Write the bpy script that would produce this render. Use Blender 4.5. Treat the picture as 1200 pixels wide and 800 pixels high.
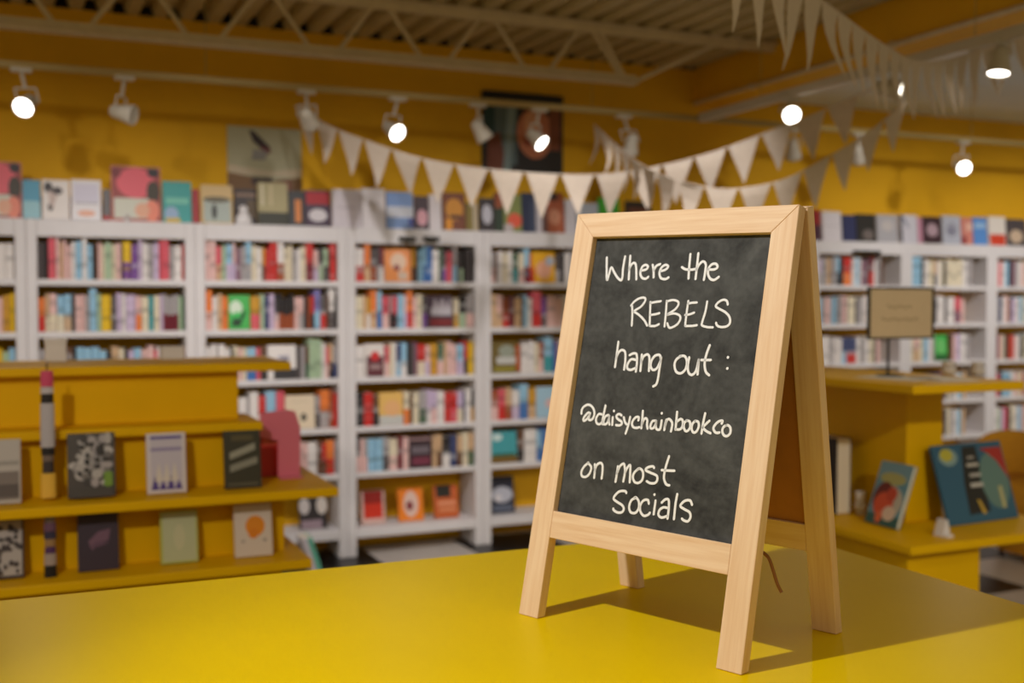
import bpy, bmesh, math, random
from mathutils import Vector, Matrix
random.seed(7)
for o in list(bpy.data.objects): bpy.data.objects.remove(o, do_unlink=True)
S = bpy.context.scene
COL = S.collection
# ------------------------------------------------------------------ camera
FPX = 1300.0                      # focal length in pixels of a 1200 px wide frame
PSI = math.atan(1300.0/2950.0)    # the camera looks this far to the right of the back wall's normal
PIT = math.atan(46.0/FPX)         # and slightly downwards
EYE = Vector((0, 0, 1.55))
FW = Vector((math.sin(PSI)*math.cos(PIT), math.cos(PSI)*math.cos(PIT), -math.sin(PIT)))
RT = Vector((math.cos(PSI), -math.sin(PSI), 0))
UP = RT.cross(FW)
cd = bpy.data.cameras.new('camera'); cam = bpy.data.objects.new('camera', cd); COL.objects.link(cam)
M3 = Matrix((RT, UP, -FW)).transposed()
cam.matrix_world = Matrix.Translation(EYE) @ M3.to_4x4()
cd.sensor_width = 36.0; cd.lens = FPX/1200*36.0
cd.clip_start = 0.05; cd.clip_end = 60
cd.dof.use_dof = True; cd.dof.focus_distance = 1.72; cd.dof.aperture_fstop = 2.9; cd.dof.aperture_blades = 0
S.camera = cam
# ------------------------------------------------------------------ world, exposure
w = bpy.data.worlds.new('world'); S.world = w; w.use_nodes = True
bg = w.node_tree.nodes['Background']; bg.inputs[0].default_value = (1.0, 0.80, 0.46, 1); bg.inputs[1].default_value = 0.36   # the yellow shop all around
S.view_settings.view_transform = 'Standard'; S.view_settings.look = 'None'
S.view_settings.gamma = 1.0; S.view_settings.use_curve_mapping = False
S.view_settings.exposure = 0.0
def lamp(name, loc, target, watts, size=0.05, angle=60, blend=0.6, col=(1, 0.88, 0.72)):
    d = bpy.data.lights.new(name, 'SPOT'); d.energy = watts; d.shadow_soft_size = size
    d.spot_size = math.radians(angle); d.spot_blend = blend; d.color = col
    o = bpy.data.objects.new(name, d); COL.objects.link(o); o.location = loc
    o.rotation_euler = (Vector(target)-Vector(loc)).to_track_quat('-Z', 'Y').to_euler()
    return o
# track lamps of the shop that hang outside the picture: one over the counter, a row washing the shelves
lamp('counter_spot', (-0.80, 1.34, 2.95), (1.02, 1.56, 1.15), 165, 0.035, 58, 0.8, (1, 0.96, 0.91))
for i, (x, t, p) in enumerate(((-0.7, 0.0, 130), (0.5, 1.1, 130), (1.7, 2.1, 120), (2.9, 3.3, 110), (4.7, 5.5, 145), (5.9, 6.7, 145), (7.1, 7.9, 145))):
    lamp('shelf_spot', (x, 3.9, 2.95), (t, 6.5, 1.08 if i < 4 else 1.3), p*0.78, 0.06, 67, 0.8, (1, 0.96, 0.96))
lamp('display_fill', (-1.1, 0.2, 2.95), (0.25, 4.0, 0.95), 205, 0.06, 42, 0.8, (1, 0.91, 0.82))  # unseen lamp added to brighten the left display
lamp('display_fill', (2.1, -0.6, 2.9), (3.5, 3.6, 0.85), 230, 0.06, 38, 0.8, (1, 0.91, 0.82))  # unseen lamp added for the right display, kept frontal against the overhang's shadow

# ------------------------------------------------------------------ helpers
def ray(px, py): return FW + RT*((px-600)/FPX) + UP*((400-py)/FPX)
def at_y(px, py, Y): d = ray(px, py); return EYE + d*(Y/d.y)          # the point of the plane y=Y seen at that pixel of the photo
def at_x(px, py, X): d = ray(px, py); return EYE + d*(X/d.x)
def at_z(px, py, Z): d = ray(px, py); return EYE + d*((Z-EYE.z)/d.z)

def lin(c):
    c = c/255.0
    return c/12.92 if c <= 0.04045 else ((c+0.055)/1.055)**2.4
def rgb(r, g, b): return (lin(r), lin(g), lin(b), 1.0)
MATS = {}
def mat(name, col, rough=0.6, metal=0.0, noise=0.0, nscale=8.0, stretch=(1, 1, 1), bump=0.0, emit=0.0, spec=0.5, coat=0.0, alpha=1.0, trans=0.0):
    if name in MATS: return MATS[name]
    m = bpy.data.materials.new(name); m.use_nodes = True; nt = m.node_tree; b = nt.nodes['Principled BSDF']
    b.inputs['Roughness'].default_value = rough; b.inputs['Metallic'].default_value = metal
    b.inputs['Specular IOR Level'].default_value = spec; b.inputs['Coat Weight'].default_value = coat
    b.inputs['Base Color'].default_value = col; b.inputs['Transmission Weight'].default_value = trans
    b.inputs['Alpha'].default_value = alpha
    if noise > 0 or bump > 0:
        tc = nt.nodes.new('ShaderNodeTexCoord'); mp = nt.nodes.new('ShaderNodeMapping'); mp.inputs['Scale'].default_value = stretch
        n = nt.nodes.new('ShaderNodeTexNoise'); n.inputs['Scale'].default_value = nscale; n.inputs['Detail'].default_value = 5
        nt.links.new(tc.outputs['Object'], mp.inputs['Vector']); nt.links.new(mp.outputs['Vector'], n.inputs['Vector'])
        if noise > 0:
            mr = nt.nodes.new('ShaderNodeMapRange'); mr.inputs['From Min'].default_value = 0.3; mr.inputs['From Max'].default_value = 0.7
            mr.inputs['To Min'].default_value = 1-noise; mr.inputs['To Max'].default_value = 1+noise*0.6
            mx = nt.nodes.new('ShaderNodeVectorMath'); mx.operation = 'SCALE'; mx.inputs[0].default_value = col[:3]
            nt.links.new(n.outputs['Fac'], mr.inputs['Value']); nt.links.new(mr.outputs['Result'], mx.inputs['Scale'])
            nt.links.new(mx.outputs['Vector'], b.inputs['Base Color'])
        if bump > 0:
            bp = nt.nodes.new('ShaderNodeBump'); bp.inputs['Strength'].default_value = bump; bp.inputs['Distance'].default_value = 0.004
            nt.links.new(n.outputs['Fac'], bp.inputs['Height']); nt.links.new(bp.outputs['Normal'], b.inputs['Normal'])
    if emit > 0:
        b.inputs['Emission Color'].default_value = (1, 0.95, 0.86, 1); b.inputs['Emission Strength'].default_value = emit
    MATS[name] = m; return m

def print_mat():
    """flat print: the colour comes from the mesh's own face colours"""
    if 'print' in MATS: return MATS['print']
    m = mat('print', (1, 1, 1, 1), 0.5); nt = m.node_tree
    a = nt.nodes.new('ShaderNodeVertexColor'); a.layer_name = 'ink'
    nt.links.new(a.outputs['Color'], nt.nodes['Principled BSDF'].inputs['Base Color'])
    return m

def spine_mat(c1, c2=None):
    """book cover cloth: one or two colours with a title band whose place differs from book to book"""
    key = 'cover_%s_%s' % (c1, c2 or c1)
    if key in MATS: return MATS[key]
    a = PAL[c1][1]; b2 = PAL[c2][1] if c2 else a
    m = mat(key, a, 0.55); nt = m.node_tree; b = nt.nodes['Principled BSDF']
    tc = nt.nodes.new('ShaderNodeTexCoord'); sp = nt.nodes.new('ShaderNodeSeparateXYZ'); nt.links.new(tc.outputs['Generated'], sp.inputs[0])
    oi = nt.nodes.new('ShaderNodeObjectInfo')
    def math_(op, x, y):
        n = nt.nodes.new('ShaderNodeMath'); n.operation = op
        for i, v in enumerate((x, y)):
            if isinstance(v, (int, float)): n.inputs[i].default_value = v
            else: nt.links.new(v, n.inputs[i])
        return n.outputs[0]
    z = sp.outputs['Z']
    split = math_('GREATER_THAN', z, 0.46)
    mx = nt.nodes.new('ShaderNodeMix'); mx.data_type = 'RGBA'; nt.links.new(split, mx.inputs[0])
    mx.inputs[6].default_value = b2; mx.inputs[7].default_value = a
    # title band
    cpos = math_('ADD', math_('MULTIPLY', oi.outputs['Random'], 0.5), 0.25)
    band = math_('LESS_THAN', math_('ABSOLUTE', math_('SUBTRACT', z, cpos), 0), 0.07)
    band = math_('MULTIPLY', band, 0.55)
    lum = 0.3*a[0]+0.6*a[1]+0.1*a[2]
    tone = tuple(min(1, x*0.45+(0.42 if lum < 0.18 else 0.0)) for x in a[:3])+(1,)
    m2 = nt.nodes.new('ShaderNodeMix'); m2.data_type = 'RGBA'; nt.links.new(band, m2.inputs[0])
    nt.links.new(mx.outputs[2], m2.inputs[6]); m2.inputs[7].default_value = tone
    # smaller lines of print up and down the spine
    nz = nt.nodes.new('ShaderNodeTexNoise'); nz.noise_dimensions = '1D'; nz.inputs['Scale'].default_value = 1.0; nz.inputs['Detail'].default_value = 3
    nt.links.new(math_('ADD', math_('MULTIPLY', z, 11.0), math_('MULTIPLY', oi.outputs['Random'], 90.0)), nz.inputs['W'])
    pr = math_('MULTIPLY', math_('GREATER_THAN', nz.outputs['Fac'], 0.6), 0.4)
    m3 = nt.nodes.new('ShaderNodeMix'); m3.data_type = 'RGBA'; nt.links.new(pr, m3.inputs[0])
    nt.links.new(m2.outputs[2], m3.inputs[6]); m3.inputs[7].default_value = tuple(min(1, x*0.5+(0.3 if lum < 0.2 else 0.02)) for x in a[:3])+(1,)
    nt.links.new(m3.outputs[2], b.inputs['Base Color'])
    return m

class MB:
    """collects boxes, prisms, tubes; build() links them as ONE mesh object"""
    def __init__(s): s.v = []; s.f = []; s.mi = []; s.c = []; s.sm = []
    def add(s, vs, fs, mi=0, col=None, smooth=False, mx=None):
        k = len(s.v)
        s.v += [tuple(mx @ Vector(p)) if mx is not None else tuple(p) for p in vs]
        for f in fs: s.f.append([i+k for i in f]); s.mi.append(mi); s.c.append(col); s.sm.append(smooth)
        return s
    def box(s, x0, x1, y0, y1, z0, z1, mi=0, col=None, mx=None):
        vs = [(x, y, z) for z in (z0, z1) for y in (y0, y1) for x in (x0, x1)]
        return s.add(vs, [(0, 2, 3, 1), (4, 5, 7, 6), (0, 1, 5, 4), (2, 6, 7, 3), (0, 4, 6, 2), (1, 3, 7, 5)], mi, col, False, mx)
    def prism(s, poly, y0, y1, mi=0, col=None, mx=None):
        """polygon in x,z extruded along y"""
        n = len(poly)
        vs = [(p[0], y0, p[1]) for p in poly]+[(p[0], y1, p[1]) for p in poly]
        fs = [tuple(range(n)), tuple(range(2*n-1, n-1, -1))]+[(i, i+n, (i+1) % n+n, (i+1) % n) for i in range(n)]
        return s.add(vs, fs, mi, col, False, mx)
    def tube(s, a, b, r0, r1=None, n=12, mi=0, col=None, caps=True, smooth=True):
        a, b = Vector(a), Vector(b); r1 = r0 if r1 is None else r1
        d = (b-a).normalized(); p = d.orthogonal().normalized(); q = d.cross(p)
        vs = []
        for c, r in ((a, r0), (b, r1)):
            for i in range(n):
                t = 2*math.pi*i/n; vs.append(c+p*math.cos(t)*r+q*math.sin(t)*r)
        s.add(vs, [(i, (i+1) % n, (i+1) % n+n, i+n) for i in range(n)], mi, col, smooth)
        if caps: s.add(vs, [tuple(range(n-1, -1, -1)), tuple(range(n, 2*n))], mi, col)
        return s
    def lathe(s, prof, n=20, mi=0, col=None, mx=None, smooth=True):
        """profile of (radius, z) turned about z"""
        vs = [(r*math.cos(2*math.pi*i/n), r*math.sin(2*math.pi*i/n), z) for r, z in prof for i in range(n)]
        fs = [(k*n+i, k*n+(i+1) % n, (k+1)*n+(i+1) % n, (k+1)*n+i) for k in range(len(prof)-1) for i in range(n)]
        return s.add(vs, fs, mi, col, smooth, mx)
    def path(s, pts, r, n=6, mi=0):
        for a, b in zip(pts[:-1], pts[1:]): s.tube(a, b, r, r, n, mi)
        return s
    def build(s, name, mats, parent=None, bevel=0.0, mx=None):
        me = bpy.data.meshes.new(name); me.from_pydata(s.v, [], s.f)
        for m in (mats if isinstance(mats, (list, tuple)) else [mats]): me.materials.append(m)
        for p, i, sm in zip(me.polygons, s.mi, s.sm): p.material_index = i; p.use_smooth = sm
        if any(c is not None for c in s.c):
            at = me.color_attributes.new('ink', 'FLOAT_COLOR', 'CORNER')
            for p, c in zip(me.polygons, s.c):
                for li in p.loop_indices: at.data[li].color = c or (0.5, 0.5, 0.5, 1)
        me.update()
        o = bpy.data.objects.new(name, me); COL.objects.link(o)
        if mx is not None: o.matrix_local = mx
        if parent is not None: o.parent = parent
        if bevel > 0:
            b = o.modifiers.new('bevel', 'BEVEL'); b.width = bevel; b.segments = 2; b.limit_method = 'ANGLE'
        return o
def tag(o, label, cat, group=None):
    o['label'] = label; o['category'] = cat
    if group: o['group'] = group
    return o
def thing(name, label, cat, loc=(0, 0, 0), rz=0.0, group=None, rx=0.0):
    o = bpy.data.objects.new(name, None); COL.objects.link(o); o.empty_display_size = 0.1
    o.location = loc; o.rotation_euler = (rx, 0, rz)
    return tag(o, label, cat, group)
def struct(o): o['kind'] = 'structure'; return o

# name, albedo
PAL = {'k': ('black', rgb(44, 38, 38)), 'c': ('charcoal', rgb(88, 80, 80)), 'g': ('grey', rgb(172, 166, 166)), 'w': ('white', rgb(232, 226, 222)),
 'i': ('ivory', rgb(228, 216, 188)), 'b': ('tan', rgb(212, 176, 136)), 'p': ('pale pink', rgb(232, 192, 186)), 'P': ('coral pink', rgb(222, 92, 106)),
 'r': ('red', rgb(204, 44, 38)), 'd': ('maroon', rgb(118, 30, 46)), 'o': ('orange', rgb(236, 128, 56)), 'O': ('rust brown', rgb(160, 78, 40)),
 'y': ('yellow', rgb(232, 190, 16)), 'Y': ('mustard', rgb(206, 152, 44)), 'l': ('lilac', rgb(204, 184, 212)), 'v': ('purple', rgb(118, 66, 150)),
 's': ('sky blue', rgb(150, 196, 222)), 'B': ('blue', rgb(62, 112, 180)), 'n': ('navy', rgb(50, 62, 108)), 't': ('teal', rgb(62, 158, 164)),
 'G': ('sage green', rgb(172, 196, 162)), 'e': ('dark green', rgb(74, 104, 76)), 'E': ('bright green', rgb(66, 180, 80)), 'm': ('brown', rgb(104, 70, 48)),
 'u': ('mauve', rgb(136, 94, 112)), 'q': ('periwinkle', rgb(132, 126, 186))}
C = {k: v[1] for k, v in PAL.items()}

YEL_WALL = mat('yellow_wall_paint', rgb(230, 174, 0), 0.75, noise=0.06, nscale=3, bump=0.05)
YEL_LAM = mat('yellow_laminate', rgb(234, 200, 0), 0.36, noise=0.02, nscale=5, spec=0.4)
YEL_LAM.node_tree.nodes['Principled BSDF'].inputs['IOR'].default_value = 1.14   # faint sheen only
YEL_DISP = mat('yellow_display_paint', rgb(232, 182, 0), 0.5, noise=0.04, nscale=6, spec=0.15)
WHITE = mat('white_shelf_paint', rgb(222, 218, 218), 0.5, noise=0.03, nscale=12)
STEEL = mat('painted_joist_steel', rgb(214, 196, 160), 0.55, noise=0.08, nscale=14)
DECK = mat('ceiling_deck_paint', rgb(196, 178, 128), 0.7, noise=0.1, nscale=4)
VOID_SHADE = mat('painted_void_shade', rgb(18, 14, 10), 0.9)
GREYC = mat('grey_ceiling_board', rgb(224, 232, 240), 0.85, noise=0.05, nscale=7)
PAGES = mat('book_pages', rgb(232, 222, 200), 0.8, noise=0.1, nscale=60, stretch=(1, 1, 12))
BLACKM = mat('black_metal', rgb(30, 28, 27), 0.45, metal=0.3)
LAMPW = mat('lamp_housing_white', rgb(200, 192, 176), 0.5)
RAILM = mat('track_rail_paint', rgb(176, 152, 92), 0.6)
LENS = mat('lamp_lens', (1, 1, 1, 1), 0.4, emit=9.0)
CLOTH = mat('pennant_cloth', rgb(208, 192, 174), 0.85, noise=0.06, nscale=40, bump=0.1)

# ------------------------------------------------------------------ the room
YB = 6.514                 # front plane of the bookcases
YW = YB+0.30               # back wall
ZD = 3.21                  # underside of the roof deck
XH = 4.44                  # bulkhead face
floor = MB().box(-4, 11, -1.5, YW+0.1, -0.06, -0.012)
FL = mat('floor_checker', rgb(60, 58, 58), 0.35)
_nt = FL.node_tree; _tc = _nt.nodes.new('ShaderNodeTexCoord'); _mp = _nt.nodes.new('ShaderNodeMapping'); _ck = _nt.nodes.new('ShaderNodeTexChecker')
_mp.inputs['Location'].default_value = (-1.94/0.61, -4.94/0.61, 0.5); _mp.inputs['Scale'].default_value = (1/0.61, 1/0.61, 0); _ck.inputs['Scale'].default_value = 1.0
_ck.inputs['Color1'].default_value = rgb(200, 194, 186); _ck.inputs['Color2'].default_value = rgb(16, 15, 15)
_nt.links.new(_tc.outputs['Object'], _mp.inputs['Vector']); _nt.links.new(_mp.outputs['Vector'], _ck.inputs['Vector']); _nt.links.new(_ck.outputs['Color'], _nt.nodes['Principled BSDF'].inputs['Base Color'])
floor = struct(floor.build('floor', FL))
T_W = mat('white_floor_tile', rgb(202, 194, 186), 0.35, noise=0.06, nscale=9); T_K = mat('black_floor_tile', rgb(14, 13, 13), 0.35)
tw = MB().box(0, 0.606, 0, 0.606, -0.012, 0).build('floor_tile', T_W, floor, 0.002); tw.location = (1.94, 6.16, 0)
tk = MB().box(0, 0.606, 0, 0.606, -0.012, 0).build('floor_tile', T_K, floor, 0.002); tk.location = (1.94, 5.55, 0)
for kx in range(-4, 10):
    for ky in range(-2, 4):
        if (kx, ky) in ((0, 2), (0, 1)): continue
        src = tw if (kx+ky) % 2 == 0 else tk
        if 4.94+ky*0.61+0.6 > YW: 
            pass
        t = src.copy(); COL.objects.link(t); t.location = (1.94+kx*0.61, 4.94+ky*0.61, 0)
        if 4.94+ky*0.61+0.606 > YW: t.scale = (1, (YW-4.94-ky*0.61)/0.606, 1)
struct(MB().box(-4, 11, YW, YW+0.1, 0, ZD).build('wall_back', YEL_WALL))
struct(MB().box(-4, 11, YW, YW+0.1, ZD, 3.5).build('flute_shade_strip', VOID_SHADE))  # dark strip: the shade inside the deck flutes, put into its colour
# corrugated steel roof deck, ribs run towards the wall
d = MB(); P = 0.1524; x = -4.0; prof = []
while x < XH:
    prof += [(x, ZD), (x+0.066, ZD), (x+0.088, ZD+0.06), (x+0.13, ZD+0.06)]; x += P
prof = [p for p in prof if p[0] < XH]
n = len(prof)
vs = [(p[0], 2.0, p[1]) for p in prof]+[(p[0], YW+0.02, p[1]) for p in prof]
d.add(vs, [(i, i+1, i+1+n, i+n) for i in range(n-1)])
d.box(-4, XH, 2.0, YW, ZD+0.062, ZD+0.1)
struct(d.build('ceiling', DECK))
# bulkhead between the open roof and the lower grey ceiling on the right
struct(MB().box(XH, XH+0.22, 1.5, YW, 2.96, 3.4).build('wall_bulkhead', YEL_WALL))
struct(MB().box(XH+0.22, 11, 1.5, YW, 3.04, 3.12).build('ceiling_right', GREYC))
t = thing('conduit', 'thin pale conduit running along the foot of the bulkhead', 'pipe', (XH-0.016, 1.6, 2.972))
MB().tube((0, 0, 0), (0, YW-1.62, 0), 0.014).build('pipe', STEEL, t)
for y in (0.6, 1.9, 3.2, 4.5): MB().box(-0.016, 0.014, y, y+0.03, -0.017, 0.017).build('clamp', STEEL, t)

# ------------------------------------------------------------------ open web roof joist
J = thing('roof_joist', 'white open-web steel joist running along the top of the yellow wall', 'joist', (0, 5.9, 0))
def angle_bar(x0, x1, z, name):
    m = MB(); m.box(x0, x1, -0.045, -0.006, z-0.006, z+0.006); m.box(x0, x1, 0.006, 0.045, z-0.006, z+0.006)
    s = 1 if name == 'bottom_chord' else -1
    m.box(x0, x1, -0.012, -0.006, min(z, z+s*0.05), max(z, z+s*0.05)); m.box(x0, x1, 0.006, 0.012, min(z, z+s*0.05), max(z, z+s*0.05))
    return m.build(name, STEEL, J)
angle_bar(-4, XH, 3.2, 'top_chord'); angle_bar(-4, 3.42, 2.872, 'bottom_chord')
NX = 0.63
for k in range(-7, 6):
    xb = 0.24+k*NX
    for s in (-1, 1):
        if xb+s*0.30 > 3.4: continue
        MB().tube((xb+s*0.06, 0, 2.88), (xb+s*0.29, 0, 3.19), 0.013, None, 8).build('web_member', STEEL, J)
MB().tube((3.40, 0, 2.88), (4.05, 0, 3.19), 0.014, None, 8).build('web_member', STEEL, J)
MB().tube((3.36, 0, 2.88), (3.15, 0, 3.19), 0.016, None, 8).build('web_member', STEEL, J)

# ------------------------------------------------------------------ lighting tracks and their heads
YT, ZT, XT, ZT2 = 6.05, 2.718, 3.97, 2.718
def track(name, label, a, b, rods, paint):
    t = thing(name, label, 'light track', a)
    L = Vector(b)-Vector(a)
    m = MB()
    if abs(L.x) > abs(L.y): m.box(0, L.x, -0.018, 0.018, -0.012, 0.022)
    else: m.box(-0.024, 0.024, 0, L.y, -0.022, 0.03)
    m.build('rail', paint, t, 0.004)
    for r in rods:
        p = Vector(r)-Vector(a); MB().tube((p.x, p.y, 0.02), (p.x, p.y, p.z), 0.0025, None, 8).build('hanging_rod', RAILM, t)
    return t
track('light_track', 'long pale light track hung along the back wall above the bookcases', (-4, YT, ZT), (9, YT, ZT),
      [(-2.2, YT, ZD), (0.9, YT, ZD), (3.2, YT, ZD), (6.3, YT, 3.04), (8.4, YT, 3.04)], RAILM)
track('light_track', 'white light track running from the wall towards the front under the bulkhead', (XT, 1.6, ZT2), (XT, YT-0.03, ZT2),
      [(XT, 2.2, ZD), (XT, 3.8, ZD), (XT, 5.4, ZD)], LAMPW)
def head(label, mount, lens, dirc, lit, watts=9):
    D = (RT*dirc[0]+UP*dirc[1]-FW*dirc[2]).normalized()
    t = thing('track_light', label, 'spotlight', mount, 0, 'track spotlights')
    mo = Vector(mount); L = Vector(lens)-mo; back = L-D*0.075
    MB().box(-0.05, 0.05, -0.02, 0.02, -0.03, -0.008).build('adapter', LAMPW, t, 0.004)
    MB().tube((0, 0, -0.02), tuple(back*0.55+Vector((0, 0, -0.01))), 0.009, None, 8).build('stem', LAMPW, t)
    side = D.cross(Vector((0, 0, 1)))
    side = side.normalized() if side.length > 0.1 else RT.copy()
    y = MB(); top = back*0.55+Vector((0, 0, -0.01))
    for s in (-1, 1):
        y.path([top, top+side*s*0.052, back+side*s*0.052], 0.005, 6)
    y.build('yoke', LAMPW, t)
    q = D.to_track_quat('Z', 'Y').to_matrix().to_4x4(); q.translation = L
    MB().lathe([(0.0, -0.125), (0.022, -0.122), (0.034, -0.105), (0.037, -0.07), (0.05, -0.015), (0.052, 0.004), (0.047, 0.004), (0.045, -0.006)], 20, 0, None, q).build('housing', LAMPW, t)
    MB().lathe([(0.0, -0.001), (0.046, -0.004)], 20, 0, None, q).build('lens', LENS if lit else mat('lamp_lens_off', rgb(190, 184, 170), 0.3), t)
    if lit: lamp('track_lamp', tuple(mo+L+D*0.02), tuple(mo+L+D), watts, 0.04, 80, 0.8, (1, 0.9, 0.78))
    return t
def h1(lab, mx, lx, ly, dirc, lit=True):
    p = at_y(mx, 100, YT); head(lab, (p.x, YT, ZT), at_y(lx, ly, YT-0.06), dirc, lit)
def h2(lab, mx, my, lx, ly, dirc, lit=True, watts=9):
    p = at_x(mx, my, XT); head(lab, (XT, p.y, ZT2), at_x(lx, ly, XT-0.01), dirc, lit, watts)
h1('glowing track spotlight at the left end of the wall track facing the room', 25, 27, 126, (0.02, -0.6, 1))
h1('small track spotlight seen from the side, second from the left', 146, 156, 135, (1, -0.25, 0.1), False)
h1('track spotlight mostly hidden behind the first pennant of the long bunting', 359, 364, 146, (0.1, -0.45, -0.9), False)
h1('bright tilted track spotlight above the left half of the long bunting', 466, 466, 156, (0.75, -0.62, 0.8))
h1('unlit white track spotlight at the left edge of the dark wall picture', 560, 569, 163, (0.5, -0.8, -0.25), False)
h1('bright tilted track spotlight hanging in front of the dark wall picture', 632, 635, 168, (0.85, -0.85, 0.55))
h1('unlit track spotlight behind the folded cluster of pennants', 731, 738, 180, (-0.1, -0.95, -0.4), False)
h1('dim track spotlight between two rows of pennants, turned to the shelves', 932, 930, 184, (0.2, -0.8, -0.6), False)
h1('dim track spotlight just below the lower bunting on the right', 1007, 1007, 189, (0.3, -0.8, -0.6), False)
h1('round glowing track spotlight at the far right over the yellow wall', 1130, 1130, 197, (0, -0.4, 1))
h2('large round glowing spotlight under the white perpendicular track', 925, 107, 928, 135, (-0.05, -0.4, 1))
h2('narrow sideways spotlight shining through pennants on the right', 1052, 78, 1055, 107, (0.95, -0.28, 0.42))
h2('spotlight pointing straight down at the upper right corner', 1172, 42, 1170, 86, (-0.15, -1, 0.1), True, 2)

# ------------------------------------------------------------------ bunting
def catmull(pts, per=14):
    out = []; n = len(pts)
    for i in range(n-1):
        p0, p1, p2, p3 = pts[max(i-1, 0)], pts[i], pts[i+1], pts[min(i+2, n-1)]
        for k in range(per):
            t = k/per
            out.append(p1*1.0 if k == 0 else 0.5*((2*p1)+(p2-p0)*t+(2*p0-5*p1+4*p2-p3)*t*t+(3*p1-p0-3*p2+p3)*t**3))
    return out+[pts[-1]]
def bunting(label, ctl, pitch, fw, fh, seed):
    rnd = random.Random(seed)
    pts = catmull([at_y(*c) for c in ctl]); o = pts[0]
    t = thing('pennant_bunting', label, 'bunting', o)
    MB().path([p-o for p in pts], 0.004, 6).build('string', CLOTH, t)
    acc = 0.0; nxt = 0.03
    def point(dist):
        a = 0.0
        for p, q in zip(pts[:-1], pts[1:]):
            l = (q-p).length
            if a+l >= dist: return p.lerp(q, (dist-a)/l)
            a += l
        return None
    while True:
        a, b = point(nxt), point(nxt+fw)
        if a is None or b is None: break
        tw = rnd.uniform(-0.025, 0.025); fh_ = fh*rnd.uniform(0.95, 1.05)
        tan = (b-a).normalized(); nor = tan.cross(Vector((0, 0, 1))).normalized()
        rows = []; N = 5
        for i in range(N+1):
            f = i/N; c = (a+b)/2+Vector((0, 0, -fh_*f)); hw = (b-a)*0.5*(1-f)*0.998+tan*0.002
            sw = nor*(tw*f*f*2+0.006*math.sin(f*5+seed))
            rows.append((c-hw*1.0+sw+(Vector((0, 0, 0))), c+hw+sw))
        m = MB(); vs = []
        for s in (-0.0008, 0.0008):
            for l, r in rows: vs += [l-o+nor*s, r-o+nor*s]
        k = 2*(N+1); fs = []
        for i in range(N):
            fs += [(2*i, 2*i+1, 2*i+3, 2*i+2), (k+2*i+2, k+2*i+3, k+2*i+1, k+2*i), (2*i, 2*i+2, k+2*i+2, k+2*i), (2*i+1, k+2*i+1, k+2*i+3, 2*i+3)]
        m.add(vs, fs); m.build('pennant', CLOTH, t)
        nxt += pitch
    return t
bunting('long cream pennant bunting sagging across the wall above the bookcases',
        [(345, 124, 6.45), (385, 147, 6.2), (430, 165, 5.98), (500, 187, 5.72), (590, 200, 5.48), (690, 205, 5.32), (760, 197, 5.24), (830, 180, 5.15), (905, 153, 4.9), (945, 138, 4.75), (1000, 114, 4.5), (1040, 95, 4.35)], 0.19, 0.172, 0.225, 1)
bunting('cream pennant bunting dipping behind the top of the chalkboard',
        [(696, 146, 6.02), (722, 170, 5.5), (757, 196, 5.05), (800, 213, 4.75), (845, 222, 4.6), (895, 217, 4.5), (930, 206, 4.45), (965, 187, 4.4), (1000, 167, 4.36), (1030, 146, 4.33), (1062, 118, 4.3)], 0.165, 0.15, 0.21, 2)
bunting('near cream pennant bunting crossing the upper right corner towards the ceiling',
        [(850, -88, 2.5), (875, -62, 2.58), (908, -33, 2.7), (945, -10, 2.86), (968, 4, 2.95), (990, 20, 3.05), (1014, 38, 3.17), (1038, 54, 3.3), (1062, 68, 3.46), (1085, 73, 3.6), (1110, 70, 3.74), (1150, 58, 3.9), (1200, 42, 4.0), (1230, 34, 4.02)], 0.155, 0.15, 0.245, 3)

# ------------------------------------------------------------------ bookcases
SEAM = [-0.87, 0.02, 0.902, 1.787, 2.673, 3.559, 4.41, 5.268, 6.15, 7.03, 7.91]
SHZ = [1.658, 1.372, 1.077, 0.777, 0.497]
CASE = ['bookcase cut by left edge', 'leftmost full bookcase', 'second full bookcase', 'third full bookcase', 'bookcase left of chalkboard',
        'bookcase hidden behind chalkboard', 'bookcase hidden behind chalkboard edge', 'bookcase right of chalkboard', 'bookcase behind beige sign', 'rightmost bookcase']
LAB = ['white wooden bookcase cut off by the left edge of the picture', 'leftmost full white bookcase, behind the left yellow display', 'second full white bookcase, partly behind the pink stand',
       'third full white bookcase with three face-out books on its bottom shelf', 'white bookcase partly hidden by the left edge of the chalkboard sign', 'white bookcase entirely behind the chalkboard sign, its left neighbour',
       'white bookcase entirely behind the chalkboard sign, its right neighbour', 'white bookcase just right of the chalkboard sign', 'white bookcase behind the beige card sign', 'white bookcase cut off by the right edge of the picture']
for i in range(10):
    wd = SEAM[i+1]-SEAM[i]-0.001
    t = thing('bookcase', LAB[i], 'bookcase', (SEAM[i], YB, 0), 0, 'white bookcases along the wall')
    for x in (0, wd-0.055): MB().box(x, x+0.055, 0, 0.28, 0, 2.0).build('stile', WHITE, t, 0.006)
    MB().box(0.055, wd-0.055, 0, 0.022, 1.905, 2.0).build('top_rail', WHITE, t, 0.003)
    MB().box(0.055, wd-0.055, 0.022, 0.28, 1.975, 2.0).build('top_board', WHITE, t)
    for z in SHZ: MB().box(0.055, wd-0.055, 0.006, 0.28, z-0.017, z+0.017).build('shelf', WHITE, t, 0.003)
    MB().box(0.055, wd-0.055, 0.0, 0.28, 0.114, 0.172).build('bottom_shelf', WHITE, t, 0.004)
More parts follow.
